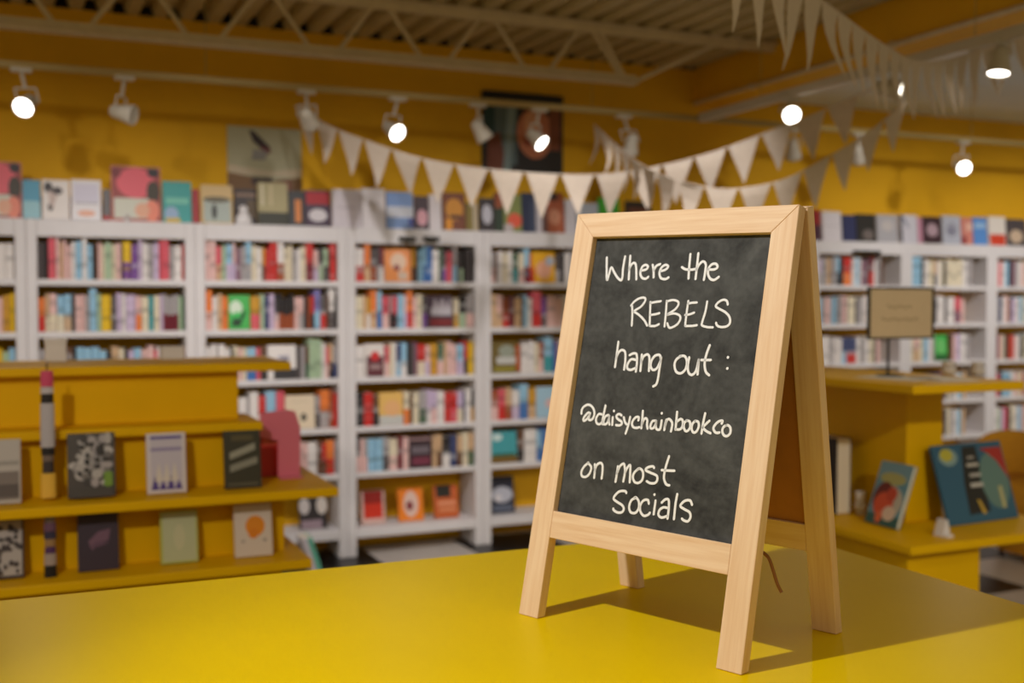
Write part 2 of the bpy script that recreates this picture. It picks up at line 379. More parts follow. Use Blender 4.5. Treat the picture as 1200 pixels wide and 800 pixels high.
for lab, x0, x1, y in (('pair of small black clip lamps on the third bookcase top rail, left one', 468, 487, 279.5), ('pair of small black clip lamps on the third bookcase top rail, right one', 497, 515, 279.5), ('small black label holder on the bookcase rail right of the chalkboard', 1001, 1032, 295)):
    a, b = at_y(x0, y, YB-0.02), at_y(x1, y, YB-0.02)
    t = thing('rail_clip', lab.replace('pair of small black clip lamps on the third bookcase top rail, ', 'small black clip on the third bookcase top rail, '), 'clip', (a.x, YB, a.z))
    MB().box(0, b.x-a.x, -0.03, -0.001, -0.012, 0.012).build('bar', BLACKM, t, 0.003)
    MB().box(0.02, b.x-a.x-0.02, -0.04, -0.03, -0.018, 0.004).build('lip', BLACKM, t, 0.002)

# ------------------------------------------------------------------ books seen by their spines
def book_mesh(w, mi_cover, mi_pages, mb, x, y, z, wd, dp, h, mx=None):
    bx = lambda a, b, c, d, e, f, m: mb.box(x+a*wd, x+b*wd, y+c*dp, y+d*dp, z+e*h, z+f*h, m, None, mx)
    pl = [(0, 0.07), (0.12, 0.02), (0.5, 0.0), (0.88, 0.02), (1, 0.07)]
    vs = [(x+p[0]*wd, y+p[1]*dp, z) for p in pl]+[(x+p[0]*wd, y+p[1]*dp, z+h) for p in pl]
    mb.add(vs, [(i, i+1, i+6, i+5) for i in range(4)]+[(4, 3, 2, 1, 0), (5, 6, 7, 8, 9)], mi_cover, None, False, mx)
    bx(0, 0.1, 0.06, 1, 0, 1, mi_cover); bx(0.9, 1, 0.06, 1, 0, 1, mi_cover); bx(0.1, 0.9, 0.06, 0.97, 0.012, 0.978, mi_pages)
ORD = 'first second third fourth fifth sixth seventh eighth ninth tenth eleventh twelfth thirteenth fourteenth fifteenth sixteenth seventeenth eighteenth nineteenth twentieth'.split()
ORD += ['twenty-'+o for o in ORD[:9]]+['thirtieth']+['thirty-'+o for o in ORD[:9]]+['fortieth']+['forty-'+o for o in ORD[:9]]
ROWN = ['top shelf', 'second shelf', 'third shelf', 'fourth shelf', 'fifth shelf']
FILL = 'w6 g5 p5 i6 s5 c4 l5 b5 r4 w6 n5 G5 p6 k4 i6 u4 g5 w5 o4 t4 i5 p5'
ROWS = {
 (0, 0): 'w6 k4 s5 p5 r4 i6 g5 n4 b5 l6 w6 k4 i5 G5 g6 w5 P5 i6 c4 p5 g6 c4 c5 w8 w7',
 (0, 1): 's6 p5 k4 i6 r5 w6 g5 n4 l5 b5 i5 w6 p5 c4 G5 g6 w5 u5 P5 i6 p5 p7 p8 Y6 y4',
 (0, 2): 'w6 k4 s5 p5 r4 i6 g5 n4 b5 l6 w6 k4 i5 G5 g6 w5 P5 i6 c4 p5 g6 y5 G5 s5',
 (1, 0): 'c4 c4 k3.5 P8^ p5^ b3.5 p4 p5 w5 s7 w6^ s6 k3 m3 p4 i4 G8 i5 p6 k1.5 y/v10 v8 l5^ w7 g6 l7 P4^ P8^ g6 w9 r2.5',
 (1, 1): 'o/r7 b/i5 p/i8 s/i8 s/b8 c4 p7 p4 g5 s8^ G5 y11 c6 l6 w5 l11 p/o7 i8 t6 i7 l4 g/d4.5 g/d4.5 g/d4.5 g/d4.5 G4 e3',
 (1, 2): 'g5 w6 p5 s6 m5 k3 s6 s7 s6 s6 k4 b6 i5 k3 l5 s6 p6 p5 P3 w10 w10 p4',
 (1, 3): FILL, (1, 4): FILL,
 (2, 0): 'p5^ p7^ P/b6 G5 s/l7 p/l4 u5 g6 s/g6^ i6 w6 Y/m4 r5 r6^ r3^ w/O8^ i5 i4 g5 w5 i6 r/d9^ p/l6 k/G5 G/c6 c2 r8^',
 (2, 1): 'o/p7^ w6 b5 o6 @green:25 Y/P10.5 G5 n5 l6 k/p5.5 k/O4.3 k/O4.3 k/O4.3 k/O4.3 p5 p/g6 k4 O4 r/k4 q/s7^ c/r7 m3 w/c7^ k2',
 (2, 2): 'w6 w6 g2 w8 w6 k3 i6 p5 i5 s/B11 P5 m/k8 @whitegrey:36 c5 g5 m/e4 G8^ G8^ w5 P/p4 b/k5 g/n5',
 (2, 3): 'w6 p6 g6 b6 k5 k4 w9 g3 w9^ r/p8 s11^ P/p9^ @cream:34 g/c5 o/g10^ O5^ r4',
 (2, 4): 'w6 g5 p5 i6 s5 c4 l5 b5 r4 w6 n5 G5 p6 k4 i6 p5 p4 w9 m4 r/m4 o/r7 g3',
 (3, 0): 'w/r10 o/b7^ c/O7 c/g4 d/w5 @peach:32 Y/m4 k3 s6 s/B5^ B6^ w8 e4 c/v5 P7 g/s6^ c3 k/G5 k4 c4 k4',
 (3, 1): 'i8 b4 Y/w4 o/b7^ s/B6^ P/p8 g/k3 P/k6 s7 p/l4 o/r6^ p5 i6 c/v5 @plum:31 i/Y6 k/G8 g/p9',
 (3, 2): 'w10 @rose:23 P/p5 i4 w4 n/s5 s/w7 k4 c4 u4 r/i9 p/l6 Y9 e/p7 b4 p6 p6 s/l8 r/k5 y7',
 (3, 3): 'k8 r10 m/k6 @sunset:27 i/o6 m4 i7 g/e8 l/w5 l/p7 w8 r7 r/P7 l/i7 n2 w7 k/Y3',
 (3, 4): 'c/p4 p4 g/p4 s8 s8 g/c7 i/p9 d5 p7 @wine:26 b5 b/m6 k/w8 n8 b/m6 i7 b/e6',
 (4, 0): 'g/p5 m3 w6 i6 w6 e/t6 i/p7 s/d7^ o/r3 @yellow:28 c/g6 k4 w6 g5 p5 i6 s5 c4 l5 b5',
 (4, 1): 'b6 p/b6 O/r6 u/d5 b7 m2 s4 w5 P/r9^ v/c6 p8 p8 w6 g5 p5 i6 s5 c4 l5',
 (4, 2): '@garden:31 w7 w7 i5 O/p5 s/t9^ B3 u4 w6 g5 p5 i6 s5 c4 l5 b5',
 (4, 3): 'O/p7 P/r7 b/O6 w/l7 s/B8^ Y/b8 @skyblue:24 w6 g5 p5 i6 s5 c4 l5',
 (4, 4): '@lagoon:26 m/k6 w12 s/B5 B5 w6 g5 p5 i6 s5 c4 l5 b5 r4 w6',
 (7, 0): 'l/g5 g6 b5 g6 s/k5 k4 r/o10 w5 s5 w3 u6 c3 d/r6^ w4 g6 m3',
 (7, 1): 's4 g5 p5 g4 s4 c3 g5 p5 k2 i10 c3 g5 w5 p5 s5 l5 w5',
 (7, 2): 'w8 w7 g5 w5 w5 n/s6 n/r12 w6 g5 w6 i5 k3 p5',
 (7, 3): FILL, (7, 4): FILL,
 (8, 0): 's14^ k3 w6 i8 b/c4 w4 i5 c/k3 i8 i8 i8 w6 g6',
 (8, 1): 'k4 g5 w6 k3 p6 b7 k4 w6 w5 c4 w10 P/u8 p6',
 (8, 2): 'i6 p/b6 i6 s6 w5 g5 @leaf:18 m5 p4 l7 w7 g7',
 (8, 3): 'w6 l6 p5 P5 p6 k6 n6 u6 c4 i5 g5 w6 s5 b5', (8, 4): 'w6 l6 p5 P5 p6 k6 n6 u6 c4 i5 g5 w6 s5 b5',
 (9, 0): 'p4 P4 w6 s5 k3 u5 g5 w5 p5 i6 r4 s5 k4 w6 b5', (9, 1): 'g5 n3 w6 p5 m4 l6 w6 s4 i6 p5 k4 w6 g5 b5', (9, 2): 'd5 p4 i5 c3 O5 r5 p5 w5 k4 i6 s5 g5 n4 w6',
 (9, 3): 'c3 P4 c4 s12 w6 p5 i6 r4 g5 n5 w6 b5', (9, 4): 'w6 G3 l6 P5 k3 i6 w6 s5 p5 b5 g5 w6 n4 u5'}
ROWS.update({(5, r): FILL for r in range(5)}); ROWS.update({(6, r): FILL for r in range(5)})
spines = []; FACES = []
rb = random.Random(11)
for (u, r), txt in sorted(ROWS.items()):
    toks = []
    for tk_ in txt.split():
        if tk_[0] == '@': nm, wpx = tk_[1:].split(':'); toks.append(('F', nm, float(wpx), 0)); continue
        tall = tk_.endswith('^'); tk_ = tk_.rstrip('^'); c1 = tk_[0]; c2 = None; rest = tk_[1:]
        if rest[0] == '/': c2 = rest[1]; rest = rest[2:]
        toks.append((c1, c2, float(rest), tall))
    x0 = SEAM[u]+0.058; wid = SEAM[u+1]-SEAM[u]-0.118; sc = wid/sum(t[2] for t in toks)
    if sc > 0.0068: sc = min(sc, 0.0075)
    z = SHZ[r]+0.0175; k = 0
    for c1, c2, wpx, tall in toks:
        wd = wpx*sc; k += 1
        if c1 == 'F': FACES.append((c2, x0, wd, z, u, r)); x0 += wd; continue
        h = rb.uniform(0.224, 0.238) if tall else rb.uniform(0.184, 0.212)
        if r == 0: h = min(h, 0.222)
        spines.append((u, r, k, x0, wd-0.0012, z, h, c1, c2, rb.uniform(0.13, 0.16), rb.uniform(0.006, 0.02))); x0 += wd
vis = lambda s: s[0] not in (5, 6) and not (s[0] in (1, 2) and s[1] > 2 and s[3] < 1.25) and not (s[0] == 4 and s[3] > 3.16) and not (s[0] == 0 and s[3] < -0.1) and not (s[0] == 7 and s[3] < 5.2) and not (s[0] == 7 and s[1] > 2) and not (s[0] == 9 and s[3] > 7.45)
size = lambda s: s[4]*s[6]/(s[3]*math.sin(PSI)+YB*math.cos(PSI))**2
ranked = sorted([s for s in spines if vis(s)], key=size, reverse=True)
own = set((s[0], s[1], s[2]) for s in ranked[:300])
GRP = 'spine-out books on the white bookcases'
protos = {}; rest_mb = MB(); rest_m = [PAGES]; rest_ix = {}
for s in spines:
    u, r, k, x, wd, z, h, c1, c2, dp, inset = s
    if (u, r, k) in own:
        key = (c1, c2)
        if key not in protos:
            m = MB(); book_mesh(0, 0, 1, m, 0, 0, 0, 1, 1, 1); o = m.build('book', [spine_mat(c1, c2), PAGES]); protos[key] = o.data
        else:
            o = bpy.data.objects.new('book', protos[key]); COL.objects.link(o)
        o.location = (x, YB+inset, z); o.scale = (wd, dp, h)
        cn = PAL[c1][0]+(' and '+PAL[c2][0] if c2 and c2 != c1 else '')
        tag(o, '%s book, %s from left, %s, %s' % (cn, ORD[k-1], ROWN[r], CASE[u]), 'book', GRP)
    else:
        for c in (c1, c2 or c1):
            if c not in rest_ix: rest_ix[c] = len(rest_m); rest_m.append(mat('plain_cover_%s' % c, C[c], 0.55))
        if c2: book_mesh(0, rest_ix[c2], 0, rest_mb, x, YB+inset, z, wd, dp, h*0.46)
        f = 0.46 if c2 else 0.0
        book_mesh(0, rest_ix[c1], 0, rest_mb, x, YB+inset, z+h*f, wd, dp, h*(1-f))
rs = rest_mb.build('book_rows', rest_m); tag(rs, 'remaining rows of small spine-out books on the farther and lower shelves', 'books'); rs['kind'] = 'stuff'

# ------------------------------------------------------------------ books seen by their front covers
def ink(k): return C[k] if isinstance(k, str) else rgb(*k)
def face_book(name, label, x, y, z, wd, h, base, shapes=(), th=0.022, lean=6.0, rz=0.0, cat='book', group=None, pages=True, mx=None):
    """a closed book standing face-out; x is its left front corner, leaning back by lean degrees; shapes are printed on the cover, u right, v up"""
    t = thing(name, label, cat, (x, y, z+th*math.sin(math.radians(lean))), rz, group, -math.radians(lean))   # rests on its lower back edge
    cm = mat('cover_board_%d_%d_%d' % tuple(int(v*999) for v in ink(base)[:3]), ink(base), 0.45)
    if pages:
        m = MB(); m.box(0, wd, 0, 0.0025, 0, h); m.box(0, wd, th-0.0025, th, 0, h); m.box(0, 0.0025, 0.0025, th-0.0025, 0, h); m.build('cover', cm, t, 0.0008)
        MB().box(0.0026, wd-0.004, 0.0026, th-0.0026, 0.004, h-0.004).build('page_block', PAGES, t)
    else:
        MB().box(0, wd, 0, th, 0, h).build('panel', cm, t, 0.001)
    if shapes:
        m = MB(); lift = 0.0004
        for q in shapes:
            c = ink(q[-1]); yy = -lift; lift += 0.0002
            if q[0] == 'r': pts = [(q[1], q[2]), (q[3], q[2]), (q[3], q[4]), (q[1], q[4])]
            elif q[0] == 'e': pts = [(q[1]+q[3]*math.cos(2*math.pi*i/18), q[2]+q[4]*math.sin(2*math.pi*i/18)) for i in range(18)]
            else: pts = q[1]
            m.add([(p[0]*wd, yy, p[1]*h) for p in pts], [tuple(range(len(pts)))], 0, c)
        m.build('cover_print', print_mat(), t)
    return t
def bars(u0, u1, vs, hh, col): return [('r', u0, v, u1, v+hh, col) for v in vs]
ART = {
 'green': ('E', [('e', .35, .62, .3, .22, (214, 232, 210)), ('e', .45, .35, .33, .16, (60, 190, 90)), ('t', [(.1, .1), (.25, .35), (.5, .3), (.75, .6), (.8, .45), (.6, .2), (.55, .08)], (14, 60, 30))], 'green face-out book with a pale moon and dark figure'),
 'whitegrey': ('w', [('r', .38, .3, .75, .7, (176, 172, 184)), ('r', .2, 0, 1, .3, (52, 48, 50)), ('e', .6, .5, .15, .12, (120, 116, 124))], 'white face-out book with grey picture and dark foot'),
 'cream': ((226, 208, 180), [('e', .62, .34, .1, .12, (70, 66, 58)), ('r', .2, .8, .8, .82, (190, 176, 150))], 'cream face-out book with a small dark emblem'),
 'peach': ((236, 150, 84), [('e', .52, .6, .3, .28, (226, 196, 170)), ('e', .45, .42, .12, .1, (150, 70, 70)), ('r', .5, .05, .85, .3, (214, 190, 170))], 'peach orange face-out book with a pale figure'),
 'plum': ((70, 52, 66), [('r', .15, .38, .95, .62, (182, 176, 182)), ('t', [(.2, .62), (.3, .95), (.45, .7), (.6, .95), (.75, .7), (.9, .95), (.95, .62)], (160, 150, 156)), ('r', .1, .04, .95, .28, (120, 28, 30))], 'plum face-out book with a grey band and maroon foot'),
 'rose': ((222, 214, 208), [('r', .08, 0, .96, .62, (96, 40, 50)), ('e', .52, .62, .22, .15, (206, 30, 34)), ('r', .25, .22, .8, .36, (160, 132, 132))], 'white face-out book with a red rose on maroon'),
 'sunset': ((228, 184, 100), [('r', 0, 0, 1, .28, (196, 196, 190)), ('e', .55, .5, .35, .25, (230, 176, 120))], 'golden face-out book with a pale grey foot'),
 'wine': ((56, 38, 46), [('r', .1, .45, .9, .68, (110, 100, 108)), ('r', .12, .1, .92, .34, (120, 52, 72)), ('r', 0, .86, 1, .94, (150, 120, 120))], 'dark wine red face-out book with grey lettering band'),
 'yellow': ((236, 176, 20), [('e', .5, .42, .34, .3, (232, 170, 140)), ('e', .78, .7, .2, .16, (180, 190, 206)), ('r', 0, 0, .08, .5, (210, 70, 40))], 'yellow face-out book with pink and grey blobs'),
 'garden': ((110, 92, 40), [('r', .2, .28, .9, .52, (196, 196, 190)), ('e', .55, .7, .28, .2, (150, 156, 140)), ('r', .85, .05, 1, .9, (176, 84, 36)), ('r', .1, .04, .8, .18, (150, 140, 50))], 'olive and rust face-out book with a white title band'),
 'skyblue': ((166, 202, 222), [('e', .6, .45, .22, .16, (226, 190, 186))], 'sky blue face-out book with a pale pink spot'),
 'lagoon': ((70, 160, 168), [('e', .25, .82, .2, .12, (200, 222, 220)), ('r', 0, 0, 1, .2, (120, 92, 36)), ('r', .05, .2, .95, .3, (50, 96, 70))], 'turquoise face-out book with a brown foot'),
 'leaf': ('E', [('e', .5, .55, .35, .3, (110, 196, 110)), ('r', 0, 0, 1, .25, (34, 104, 50))], 'bright green face-out book behind the beige sign')}
for nm, x, wd, z, u, r in FACES:
    base, sh, lab = ART[nm]
    if nm == 'garden' or nm == 'sunset': pass
    face_book('face_out_book', lab+', '+ROWN[r], x+0.004, YB+0.02, z+0.001, wd-0.008, 0.2, base, sh, 0.02, 5, group='face-out books between the spines')
def on_case(px0, px1, py_top, base, shapes, label, name='face_out_book', Y=YB+0.03, zf=2.0, lean=5, pages=True, th=0.025, group='books standing on top of the bookcases'):
    a, b = at_y(px0, 265, Y), at_y(px1, 265, Y); top = at_y((px0+px1)/2, py_top, Y).z
    return face_book(name, label, a.x, Y, zf+0.001, b.x-a.x, (top-zf)/math.cos(math.radians(lean)), base, shapes, th, lean, 0, 'book' if pages else 'poster', group, pages)
pinkp = [('r', .02, .02, .98, .98, (150, 60, 56)), ('e', .5, .7, .4, .28, (226, 96, 108)), ('r', .05, .05, .85, .42, (206, 206, 190)), ('e', .85, .55, .14, .2, (60, 50, 30)), ('e', .85, .9, .12, .09, (40, 30, 30)), ('e', .1, .88, .1, .1, (120, 40, 40)), ('e', .82, .2, .15, .2, (232, 136, 110)), ('e', .62, .2, .15, .14, (226, 170, 140))]
on_case(-28, 26, 189, (206, 120, 110), pinkp, 'pink floral poster panel at the far left of the bookcase tops', 'poster_panel', Y=YB+0.06, pages=False, th=0.008)
on_case(27, 48, 211, (70, 150, 180), [('r', 0, 0, 1, .45, (150, 196, 206))], 'narrow teal and pale blue book beside the left pink poster')
on_case(50, 82, 211, (226, 218, 212), [('e', .22, .8, .16, .14, (40, 36, 36)), ('e', .55, .72, .2, .1, (70, 60, 60)), ('e', .3, .3, .1, .1, (44, 40, 40)), ('t', [(.2, .75), (.55, .6), (.4, .3), (.3, .3)], (196, 176, 168))], 'white book with a black ink drawing on bookcase top')
on_case(84, 119, 211, (226, 222, 224), [('r', .08, .45, .92, .9, (210, 206, 222)), ('r', .1, .4, .9, .43, (150, 146, 160)), ('e', .5, .16, .3, .08, (232, 176, 150))], 'white and lilac book with a small peach spot on bookcase top')
on_case(121, 130, 222, (92, 86, 84), [('r', 0, 0, 1, .15, (170, 50, 50))], 'thin grey book squeezed beside the middle pink poster')
on_case(131, 189, 195, (206, 120, 110), pinkp, 'pink floral poster panel standing among the books, right of the white books', 'poster_panel', Y=YB+0.02, pages=False, th=0.008)
on_case(191, 225, 213, (54, 158, 154), [('r', .1, .45, .9, .6, (120, 196, 176)), ('e', .3, .2, .25, .18, (150, 176, 206)), ('r', .1, .0, .6, .1, (206, 176, 60))], 'turquoise book with a pale title on bookcase top')
on_case(226, 234, 222, (160, 30, 36), [], 'thin dark red book beside the turquoise book')
on_case(236, 273, 217, (206, 176, 120), [('r', .08, .03, .94, .6, (170, 180, 172)), ('e', .5, .62, .44, .08, (104, 96, 76)), ('e', .42, .3, .08, .2, (40, 40, 36))], 'tan book with a lone dark figure under an arch')
on_case(275, 303, 222, (46, 30, 24), [('r', .55, .2, .95, .7, (90, 70, 40)), ('r', .05, .8, .95, .88, (150, 120, 96))], 'dark brown book behind the small white figurine', Y=YB+0.085)
on_case(303, 338, 214, (164, 152, 104), [('r', 0, 0, 1, .3, (44, 44, 24)), ('r', .1, .45, .18, .95, (206, 196, 166)), ('r', .4, .45, .48, .95, (196, 180, 140))], 'khaki book with pale columns below the bird picture')
on_case(339, 357, 224, (36, 36, 36), [('r', .4, .1, .8, .75, (214, 130, 60))], 'dark book with an orange stripe on bookcase top')
on_case(358, 388, 223, (60, 34, 60), [('r', .05, .6, .95, .95, (170, 24, 34)), ('e', .5, .3, .36, .18, (212, 206, 210))], 'dark purple and red book with a white cloud')
on_case(390, 424, 222, (208, 200, 206), [('r', .2, .5, .8, .53, (170, 160, 170))], 'plain pale lilac book on bookcase top above the clips')
on_case(425, 452, 221, (216, 210, 212), [('r', .2, .6, .8, .63, (180, 170, 176))], 'plain white book next to the pale lilac book')
on_case(454, 485, 225, (126, 156, 206), [('r', 0, .3, 1, .6, (206, 210, 220)), ('r', .8, .05, 1, .3, (70, 80, 150))], 'blue book with a white mist band on bookcase top')
on_case(487, 503, 230, (70, 52, 60), [('e', .5, .35, .4, .25, (214, 160, 170))], 'dark book with a pink blossom on bookcase top')
on_case(504, 518, 228, (216, 208, 210), [], 'narrow plain white book beside the orange monster cover')
on_case(520, 546, 226, (120, 60, 24), [('e', .5, .55, .4, .3, (206, 140, 40)), ('r', .1, 0, .4, .3, (226, 150, 30)), ('r', .3, .3, .8, .4, (60, 20, 20))], 'brown and orange picture book on bookcase top')
on_case(547, 560, 238, (130, 112, 40), [('r', .6, 0, 1, 1, (190, 176, 150))], 'olive book with a cream edge on bookcase top')
on_case(563, 580, 232, (50, 42, 44), [('e', .5, .5, .35, .3, (190, 190, 200))], 'black book with a pale grey face shape on bookcase top')
on_case(581, 590, 226, (40, 60, 40), [('r', 0, .6, 1, 1, (150, 76, 40))], 'thin dark green and rust book under the bunting')
on_case(591, 612, 228, (130, 140, 76), [('e', .6, .3, .4, .2, (226, 92, 64)), ('r', 0, 0, .5, .2, (190, 180, 180))], 'green book with a coral red disc on bookcase top')
on_case(613, 628, 226, (36, 46, 76), [('r', .6, 0, 1, .8, (60, 70, 96))], 'navy book under the middle of the long bunting')
on_case(629, 642, 228, (196, 190, 196), [('r', .5, 0, 1, 1, (96, 60, 50))], 'white and brown book under the long bunting')
on_case(643, 662, 226, (172, 92, 60), [('e', .4, .4, .35, .2, (214, 150, 120)), ('r', .1, .8, .6, 1, (60, 36, 30))], 'terracotta book left of the chalkboard top')
on_case(663, 676, 234, (212, 208, 214), [], 'white book at the upper left corner of the chalkboard')
on_case(677, 702, 238, (170, 176, 186), [('e', .5, .3, .3, .2, (110, 110, 120))], 'grey book peeping over the chalkboard top')
on_case(703, 727, 232, (60, 160, 40), [], 'bright green book peeping over the chalkboard top')
on_case(735, 765, 236, (50, 40, 34), [('r', .1, .6, .9, .8, (110, 60, 40))], 'black book peeping over the chalkboard top')
on_case(955, 963, 246, (150, 36, 36), [('r', 0, 0, 1, .5, (70, 40, 60))], 'dark red book at the right edge of the chalkboard')
for a, b, yt, base, sh, lab in (
 (965, 987, 248, (218, 212, 216), [('r', .1, .5, .9, .52, (180, 176, 180))], 'plain white book right of the chalkboard on bookcase top'),
 (989, 1004, 252, (46, 52, 92), [], 'plain navy book on the right bookcase top'),
 (1005, 1027, 251, (40, 38, 36), [('e', .6, .25, .3, .2, (110, 100, 96))], 'black book with a dim grey shape on the right bookcase top'),
 (1029, 1053, 252, (170, 168, 172), [('e', .5, .6, .3, .2, (190, 184, 180))], 'silver grey book on the right bookcase top'),
 (1056, 1076, 252, (200, 198, 206), [('r', 0, 0, .12, 1, (40, 44, 60)), ('t', [(.1, .9), (.5, .5), (.5, .6), (.2, .95)], (90, 96, 120))], 'white book with a dark spine line on the right bookcase top'),
 (1077, 1082, 255, (196, 140, 160), [], 'thin dusty pink book on the right bookcase top'),
 (1083, 1104, 254, (60, 36, 46), [('e', .5, .5, .32, .25, (176, 150, 160))], 'black and pink book with a round pale shape'),
 (1106, 1127, 253, (180, 184, 196), [('e', .5, .5, .3, .25, (150, 150, 166)), ('r', .3, .4, .6, .5, (100, 104, 124))], 'pale grey-blue book on the right bookcase top'),
 (1128, 1141, 255, (206, 130, 116), [('r', 0, 0, .4, .3, (140, 40, 50)), ('r', .4, .5, 1, .8, (226, 180, 160))], 'salmon pink narrow book on the right bookcase top'),
 (1142, 1158, 255, (86, 140, 206), [('r', .1, .6, .9, .8, (150, 186, 220))], 'cornflower blue book on the right bookcase top'),
 (1160, 1180, 254, (222, 214, 204), [('r', .05, 0, .95, .38, (206, 62, 34))], 'cream book with an orange red foot on the right bookcase top'),
 (1182, 1204, 257, (74, 66, 70), [('e', .45, .35, .35, .25, (200, 176, 150))], 'dark book with a beige shape at the right edge')):
    on_case(a, b, yt, base, sh, lab)
# bottom shelves, face-out
def low(px0, px1, pyt, pyb, base, sh, lab, u):
    a, b = at_y(px0, pyb, YB+0.09), at_y(px1, pyb, YB+0.09); h = (at_y(px0, pyt, YB+0.09)-a).z
    face_book('face_out_book', lab, a.x, YB+0.09, 0.173, b.x-a.x, h*1.02, base, sh, 0.022, 10, 0, 'book', 'face-out books on the bottom shelves')
low(424, 452, 574, 613, (212, 176, 166), [('r', .12, .16, .9, .95, (206, 44, 16)), ('r', .12, .6, .9, .95, (150, 24, 14))], 'red book with white edges on the third bookcase bottom shelf', 3)
low(468, 497, 574, 612, (236, 130, 30), [('e', .5, .5, .3, .4, (222, 190, 176)), ('e', .45, .45, .14, .14, (130, 40, 50))], 'orange book with a pale figure, middle of the bottom shelf', 3)
low(510, 538, 569, 607, (196, 96, 46), [('r', .1, .62, .7, .98, (36, 34, 26)), ('r', .15, .38, .9, .5, (226, 150, 110)), ('r', .2, .2, .9, .3, (220, 140, 96))], 'rust orange and black book, right on the third bookcase bottom shelf', 3)
low(575, 604, 560, 602, (36, 38, 56), [('e', .5, .5, .44, .22, (182, 184, 196)), ('e', .35, .42, .14, .1, (214, 210, 214)), ('r', .1, .05, .9, .22, (90, 98, 116))], 'navy book with a white cloud on the bottom shelf beside the chalkboard', 4)
low(352, 384, 582, 624, (44, 38, 40), [('e', .18, .62, .2, .22, (196, 188, 184)), ('e', .82, .62, .2, .24, (206, 196, 186)), ('r', .05, 0, .8, .24, (150, 130, 140))], 'black and white book on the second bookcase bottom shelf', 2)
# leaning slim books on the floor under the second bookcase
pa = at_z(357, 672, 0.0)
for i, (c, lab) in enumerate((((206, 200, 206), 'slim pale grey book leaning on the floor beside the left display'), ((96, 176, 150), 'slim mint green book leaning on the floor beside the left display'))):
    t = thing('leaning_book', lab, 'book', (pa.x+0.02+i*0.03, pa.y-0.18, 0.004)); t.rotation_euler = (0, math.radians(-17), 0)
    MB().box(0, 0.02, 0, 0.16, 0, 0.24).build('page_block', PAGES, t); MB().box(-0.003, 0.0, 0, 0.165, 0, 0.245).box(0.02, 0.023, 0, 0.165, 0, 0.245).box(-0.003, 0.023, -0.003, 0, 0, 0.245).build('cover', mat('lean_%d' % i, rgb(*c), 0.5), t)
# small white figurine
p = at_y(287, 262, YB+0.0)
t = thing('figurine', 'small white seated figurine in front of the dark brown book', 'figurine', (p.x, YB+0.042, 2.0)); t.scale = (1, 0.7, 1)
MB().lathe([(0.0, 0), (0.045, 0), (0.05, 0.02), (0.04, 0.05), (0.026, 0.07), (0, 0.075)], 16).build('body', WHITE, t)
MB().lathe([(0.0, 0.06), (0.02, 0.064), (0.028, 0.085), (0.022, 0.106), (0, 0.114)], 14).build('head', WHITE, t)
t = thing('round_badge', 'tiny white ring ornament at the foot of the pink poster', 'ornament', (at_y(149, 257, YB-0.01).x, YB+0.008, 2.001))
MB().lathe([(0.012, -0.004), (0.02, -0.004), (0.02, 0.004), (0.012, 0.004), (0.012, -0.004)], 16, 0, None, Matrix.Translation((0, 0, 0.02)) @ Matrix.Rotation(math.pi/2, 4, 'X')).build('ring', WHITE, t)
# pictures on the wall
a, b = at_y(566, 200, YW-0.03), at_y(660, 113, YW-0.03)
t = thing('wall_picture', 'dark framed picture with a pale oval face shape on the yellow wall', 'picture', (a.x, YW, a.z))
wd, h = b.x-a.x, b.z-a.z
MB().box(0, wd, -0.03, -0.001, 0, h).build('canvas', mat('picture_dark', rgb(34, 28, 26), 0.5), t, 0.003)
m = MB(); lift = -0.0304
for pts, c in (([(.0, .3), (.16, .3), (.16, .9), (.0, .9)], (24, 62, 66)), ([(.14, .02), (.42, .1), (.42, .86), (.14, .9)], (86, 104, 108)), ([(.05, 0), (.3, 0), (.2, .5), (.05, .4)], (120, 62, 40)), ([(.24, .02), (.34, .02), (.4, .8), (.3, .8)], (130, 150, 152)),
               ([(.64+.23*math.cos(i*.35), .5+.32*math.sin(i*.35)) for i in range(18)], (196, 120, 84)), ([(.6+.1*math.cos(i*.35), .62+.16*math.sin(i*.35)) for i in range(18)], (222, 160, 120)), ([(.56+.06*math.cos(i*.35), .4+.06*math.sin(i*.35)) for i in range(18)], (150, 62, 40)),
               ([(.82, .3), (.96, .3), (.96, .85), (.82, .8)], (130, 70, 40)), ([(0, .93), (1, .93), (1, 1), (0, 1)], (18, 14, 12))):
    m.add([(q[0]*wd, lift, q[1]*h) for q in pts], [tuple(range(len(pts)))], 0, rgb(*c)); lift -= 0.0003
m.build('painting', print_mat(), t)
a, b = at_y(267, 217, YW-0.02), at_y(353, 152, YW-0.02); wd, h = b.x-a.x, b.z-a.z
t = thing('wall_picture', 'pale grey-green poster of a dark bird above the bookcases', 'poster', (a.x, YW, a.z-0.04)); h += 0.04
MB().box(0, wd, -0.02, -0.001, 0, h).build('panel', mat('poster_sage', rgb(176, 172, 140), 0.6), t, 0.002)
m = MB(); lift = -0.0204
for pts, c in (([(.28, .95), (.36, .93), (.56, .72), (.58, .62), (.46, .66), (.34, .78)], (42, 22, 20)), ([(.44, .72), (.58, .68), (.56, .6), (.48, .6)], (110, 36, 34)), ([(.32, .5), (.5, .5), (.54, .64), (.34, .66)], (130, 126, 118)), ([(.0, .28), (1, .26), (1, .4), (.6, .34), (.4, .36), (0, .42)], (196, 180, 150)),
               ([(0, 0), (1, 0), (1, .26), (.6, .2), (0, .3)], (120, 84, 40)), ([(.32, .12), (.6, .1), (.6, .24), (.32, .24)], (52, 26, 22)), ([(.7, .05), (.85, .02), (.84, .2), (.74, .2)], (120, 50, 36))):
    m.add([(q[0]*wd, lift, q[1]*h) for q in pts], [tuple(range(len(pts)))], 0, rgb(*c)); lift -= 0.0003
m.build('poster_print', print_mat(), t)

